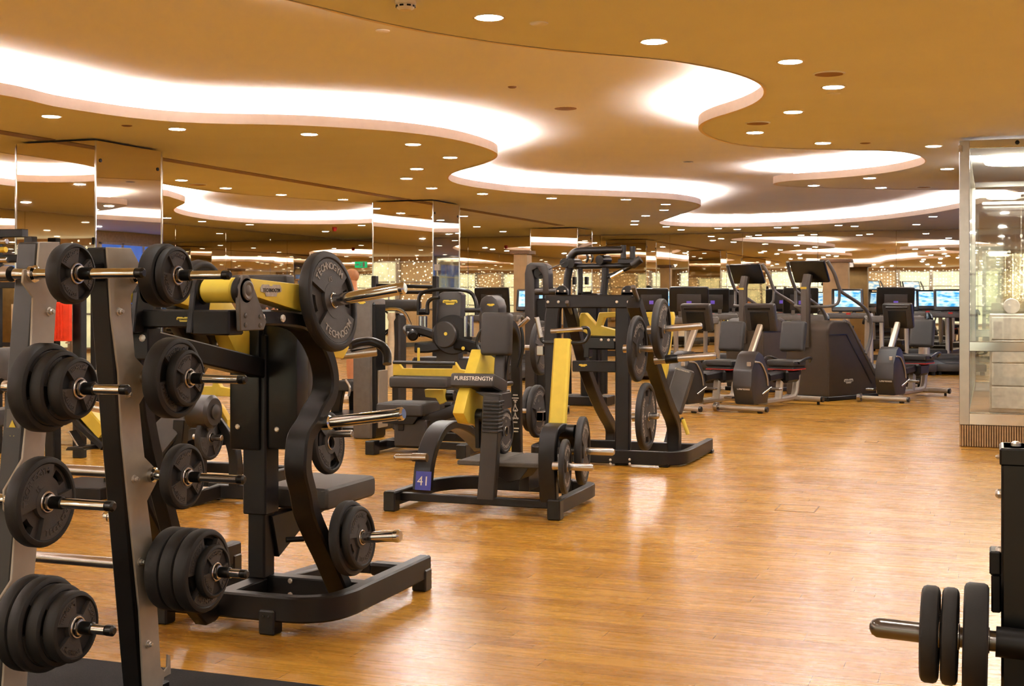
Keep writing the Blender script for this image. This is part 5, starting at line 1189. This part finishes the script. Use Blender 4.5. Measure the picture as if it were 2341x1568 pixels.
bn = T('exercise_bench', 'grey padded bench end at the left edge of the photograph', 'bench', loc(25, 7.6))
yb3 = bn.o.location.y
g = G(); q = at(18, 850, y=yb3); g.box(q.x-.14, q.x+.09, yb3-.15, yb3+.3, q.z-.08, q.z+.14, .07, seg=4); bn.part('backrest', g, 'padl')
g = G(); g.box(q.x-.2, q.x-.02, yb3-.1, yb3+.4, q.z-.32, q.z-.22, .03, seg=3); sp_ = bn.part('seat', g, 'pad'); bn.part('pad_lettering', textg('PURESTRENGTH', .04, frame((q.x-.12, yb3-.102, q.z-.26), (1, 0, 0), (0, 0, 1)), .001, bold=True), 'white', sp_)
g = G(); g.beam([(q.x-.05, yb3+.1, q.z-.05), (q.x-.05, yb3+.1, .06)], .07, .07, (1, 0, 0)); g.box(q.x-.3, q.x+.2, yb3+.05, yb3+.15, 0, .08, .006); bn.part('base_frame', g, 'black')
# ================================================================== people
def skin(nodes, edges, sub=2):
    me = bpy.data.meshes.new('sk'); me.from_pydata([n[0] for n in nodes], edges, []); o = bpy.data.objects.new('sk', me); COL.objects.link(o)
    md = o.modifiers.new('s', 'SKIN'); 
    for i, n in enumerate(nodes): me.skin_vertices[0].data[i].radius = n[1] if isinstance(n[1], tuple) else (n[1], n[1])
    me.skin_vertices[0].data[0].use_root = True
    sd = o.modifiers.new('d', 'SUBSURF'); sd.levels = sub; sd.render_levels = sub
    dg = bpy.context.evaluated_depsgraph_get(); m2 = bpy.data.meshes.new_from_object(o.evaluated_get(dg))
    g = G(); g.add([v.co.copy() for v in m2.vertices], [tuple(p.vertices) for p in m2.polygons]); bpy.data.objects.remove(o); return g
M['hairl'] = mat('cropped_light_hair', 'b07a52', .7)
def person(t, J, shirt, shorts, hairm='hair', shoe='white'):
    """J: joint name -> point (own coordinates)"""
    N = []; E = []; ix = {}
    def nd(k, p, r): ix[k] = len(N); N.append((tuple(p), r))
    V = {k: Vector(v) for k, v in J.items()}
    nd('pel', V['pel'], (.15, .11)); nd('waist', V['pel'].lerp(V['chest'], .45), (.135, .1)); nd('chest', V['chest'], (.165, .115)); nd('neck', V['neck'], .055); nd('head0', V['neck'].lerp(V['head'], .45), .07); nd('head', V['head'], (.078, .092)); nd('crown', V['head']+(V['head']-V['neck']).normalized()*.07, (.062, .075))
    E += [(0, 1), (1, 2), (2, 3), (3, 4), (4, 5), (5, 6)]
    for s in 'lr':
        nd('sh'+s, V['sh'+s], .06); nd('el'+s, V['el'+s], .042); nd('wr'+s, V['wr'+s], .03)
        d = (V['wr'+s]-V['el'+s]).normalized(); side = d.cross(Vector((0, 0, 1))).normalized() if abs(d.z) < .9 else Vector((1, 0, 0)); up = d.cross(side)
        nd('pa'+s, V['wr'+s]+d*.06, (.04, .02)); E += [(ix['chest'], ix['sh'+s]), (ix['sh'+s], ix['el'+s]), (ix['el'+s], ix['wr'+s]), (ix['wr'+s], ix['pa'+s])]
        for k, (o_, L) in enumerate(((-.03, .055), (-.01, .07), (.011, .066), (.031, .05))):
            b_ = V['wr'+s]+d*.085+side*o_; nd('f%d%s' % (k, s), b_+d*.01, .009); nd('g%d%s' % (k, s), b_+d*L+up*.012, .0085); E += [(ix['pa'+s], ix['f%d%s' % (k, s)]), (ix['f%d%s' % (k, s)], ix['g%d%s' % (k, s)])]
        nd('t'+s, V['wr'+s]+d*.075-side*.055, .01); E.append((ix['pa'+s], ix['t'+s]))
        nd('hip'+s, V['hip'+s], .09); nd('kn'+s, V['kn'+s], .06); nd('cf'+s, V['kn'+s].lerp(V['an'+s], .3), .058); nd('an'+s, V['an'+s], .04); nd('to'+s, V['to'+s], .036)
        E += [(0, ix['hip'+s]), (ix['hip'+s], ix['kn'+s]), (ix['kn'+s], ix['cf'+s]), (ix['cf'+s], ix['an'+s]), (ix['an'+s], ix['to'+s])]
    body = t.part('body', skin(N, E), 'skin', sharp=180)
    # clothes grown on the same joints, a little wider
    a = .022
    n2 = [(tuple(V['pel']-Vector((0, 0, .04))), (.165, .125)), (tuple(V['pel'].lerp(V['chest'], .45)), (.155, .12)), (tuple(V['chest']), (.185, .135)), (tuple(V['chest'].lerp(V['neck'], .6)), (.11, .09))]; e2 = [(0, 1), (1, 2), (2, 3)]
    for s in 'lr': n2 += [(tuple(V['sh'+s]), .078), (tuple(V['sh'+s].lerp(V['el'+s], .6)), .062)]; k = len(n2); e2 += [(2, k-2), (k-2, k-1)]
    t.part('shirt', skin(n2, e2), shirt, sharp=180)
    n3 = [(tuple(V['pel']), (.17, .13))]; e3 = []
    for s in 'lr': n3 += [(tuple(V['hip'+s]), .108), (tuple(V['hip'+s].lerp(V['kn'+s], .72)), .088)]; k = len(n3); e3 += [(0, k-2), (k-2, k-1)]
    t.part('shorts', skin(n3, e3), shorts, sharp=180)
    f_ = Vector(J['face']).normalized(); hd = V['head']; sd = f_.cross(Vector((0, 0, 1))).normalized(); up = sd.cross(f_)
    g = G(); g.ball(hd-f_*.018+up*.035, .098, .86, .98, .95, 18); t.part('hair', g, hairm, body)
    g = G(); g.ball(hd+f_*.098-up*.012, .016, .8, 1, 1.3, 10); t.part('nose', g, 'skin', body)
    for s in (-1, 1):
        g = G(); g.ball(hd+f_*.086+sd*s*.03+up*.012, .011, seg=10); t.part('eye', g, 'hair', body)
        g = G(); g.ball(hd+sd*s*.083-f_*.005, .022, .5, .8, 1.3, 10); t.part('ear', g, 'skin', body)
    g = G(); g.ball(hd+f_*.088-up*.045, .02, 1.1, .6, .35, 10); t.part('mouth', g, 'redline', body)
    for s in 'lr':
        g = G(); p0 = V['an'+s]; p1 = V['to'+s]; g.beam([p0-(p1-p0)*.35-Vector((0, 0, .015)), p0.lerp(p1, .4)-Vector((0, 0, .012)), p1+(p1-p0)*.3-Vector((0, 0, .008))], .1, .085, Vector((p1-p0)).cross(Vector((0, 0, 1))), 2, .03); t.part('shoe', g, shoe)
pl_ = loc(812, 17.2)
pa = T('person', 'person in a yellow-orange shirt standing behind the big plate', 'person', pl_, math.radians(100), None, True)
person(pa, dict(pel=(0,0,.93), chest=(0,.02,1.28), neck=(0,.03,1.46), head=(0,.06,1.61), shl=(-.19,.02,1.39), shr=(.19,.02,1.39), ell=(-.25,.06,1.12), elr=(.25,.08,1.12), wrl=(-.22,.26,1.0), wrr=(.2,.28,1.02), hipl=(-.09,0,.88), hipr=(.09,0,.88), knl=(-.11,.03,.48), knr=(.12,.05,.48), anl=(-.12,0,.09), anr=(.13,.02,.09), tol=(-.13,.14,.05), tor=(.15,.16,.05), face=(0,1,-.05)), 'shirt', 'shorts', 'hairl')
pp = loc(618, 15.3)
pb_ = T('person', 'seated person in blue shorts behind the shoulder press, only a bent leg showing', 'person', pp, math.radians(-70), None, True)
person(pb_, dict(pel=(0,0,.62), chest=(0,-.06,.93), neck=(0,-.05,1.1), head=(0,-.02,1.22), shl=(-.19,-.05,1.03), shr=(.19,-.05,1.03), ell=(-.24,.02,.8), elr=(.24,.02,.8), wrl=(-.2,.2,.72), wrr=(.2,.2,.72), hipl=(-.09,.03,.6), hipr=(.09,.03,.6), knl=(-.12,.44,.66), knr=(.12,.44,.66), anl=(-.12,.5,.27), anr=(.12,.5,.27), tol=(-.12,.63,.23), tor=(.12,.63,.23), face=(0,1,0)), 'dgrey', 'shorts', shoe='blue')
st = T('weight_bench', 'black bench under the seated person behind the shoulder press', 'bench', pp, math.radians(-70), None, True)
g = G(); g.box(-.18, .18, -.25, .25, .4, .5, .03, seg=2); st.part('seat', g, 'pad')
g = G(); g.box(-.05, .05, -.2, .2, .04, .4, .01); g.box(-.25, .25, -.25, -.15, 0, .06, .005); g.box(-.25, .25, .15, .25, 0, .06, .005); st.part('frame', g, 'black')
# ================================================================== signs on the far wall
q = at(824, 605, y=Y1-.04)
sg_ = T('exit_sign', 'green emergency exit sign with white arrow and running figure on the far wall', 'sign', (q.x, Y1-.03, q.z))
g = G(); g.box(q.x-.15, q.x+.15, Y1-.06, Y1-.006, q.z-.075, q.z+.075, .004); pn = sg_.part('panel', g, 'green')
g = G(); y_ = Y1-.063
g.prism([(q.x-.13, q.z-.012), (q.x-.07, q.z-.012), (q.x-.07, q.z-.035), (q.x-.03, q.z), (q.x-.07, q.z+.035), (q.x-.07, q.z+.012), (q.x-.13, q.z+.012)], y_, y_+.004, 'y', 0)
sg_.part('arrow', g, 'white', pn)
g = G(); g.ball((q.x+.03, y_, q.z+.045), .013, 1, .3, 1, 10); g.tube([(q.x+.02, y_, q.z+.025), (q.x+.01, y_, q.z-.01), (q.x+.03, y_, q.z-.03), (q.x+.02, y_, q.z-.055)], .008, 6, 0); g.tube([(q.x+.01, y_, q.z-.01), (q.x-.01, y_, q.z-.03), (q.x-.02, y_, q.z-.05)], .008, 6, 0); g.tube([(q.x+.045, y_, q.z-.005), (q.x+.02, y_, q.z+.02), (q.x-.005, y_, q.z+.005)], .006, 6, 0); sg_.part('running_figure', g, 'white', pn)
g = G(); g.box(q.x+.07, q.x+.13, y_, y_+.004, q.z-.06, q.z+.06, .0); sg_.part('door_mark', g, 'white', pn)
q = at(1943, 603, y=Y1-.04); g = G(); g.box(q.x-.075, q.x+.075, Y1-.05, Y1-.006, q.z-.075, q.z+.075, .006); solo('wall_notice', g, 'white', 'small white square notice on the far wall mirror', 'sign')
# floor hatch outlines
def hatch(pts, label, name='floor_hatch'):
    p = [at(x, y, z=0) for x, y in pts]; c0 = sum((q.xy for q in p), Vector((0, 0)))/4; hx = (max(q.x for q in p)-min(q.x for q in p))/2*.9; hy = (max(q.y for q in p)-min(q.y for q in p))/2*.9
    t = T(name, label, 'floor hatch', (c0.x, c0.y, 0)); g = G(); g.box(c0.x-hx, c0.x+hx, c0.y-hy, c0.y+hy, -.01, .0015, .0005); t.part('cover', g, 'wood'); g = G()
    for a, b3, c1, d1 in ((-1, 1, -1, -1), (-1, 1, 1, 1), (-1, -1, -1, 1), (1, 1, -1, 1)): g.box(c0.x+a*hx-.004, c0.x+b3*hx+.004, c0.y+c1*hy-.004, c0.y+d1*hy+.004, -.01, .0022, 0)
    t.part('frame', g, 'slot')
hatch([(1781,1153),(1877,1157),(1866,1172),(1767,1167)], 'rectangular floor hatch in the middle of the open floor')
hatch([(1980,1007),(2010,1008),(2005,1012),(1976,1011)], 'small floor box near the glass enclosure')
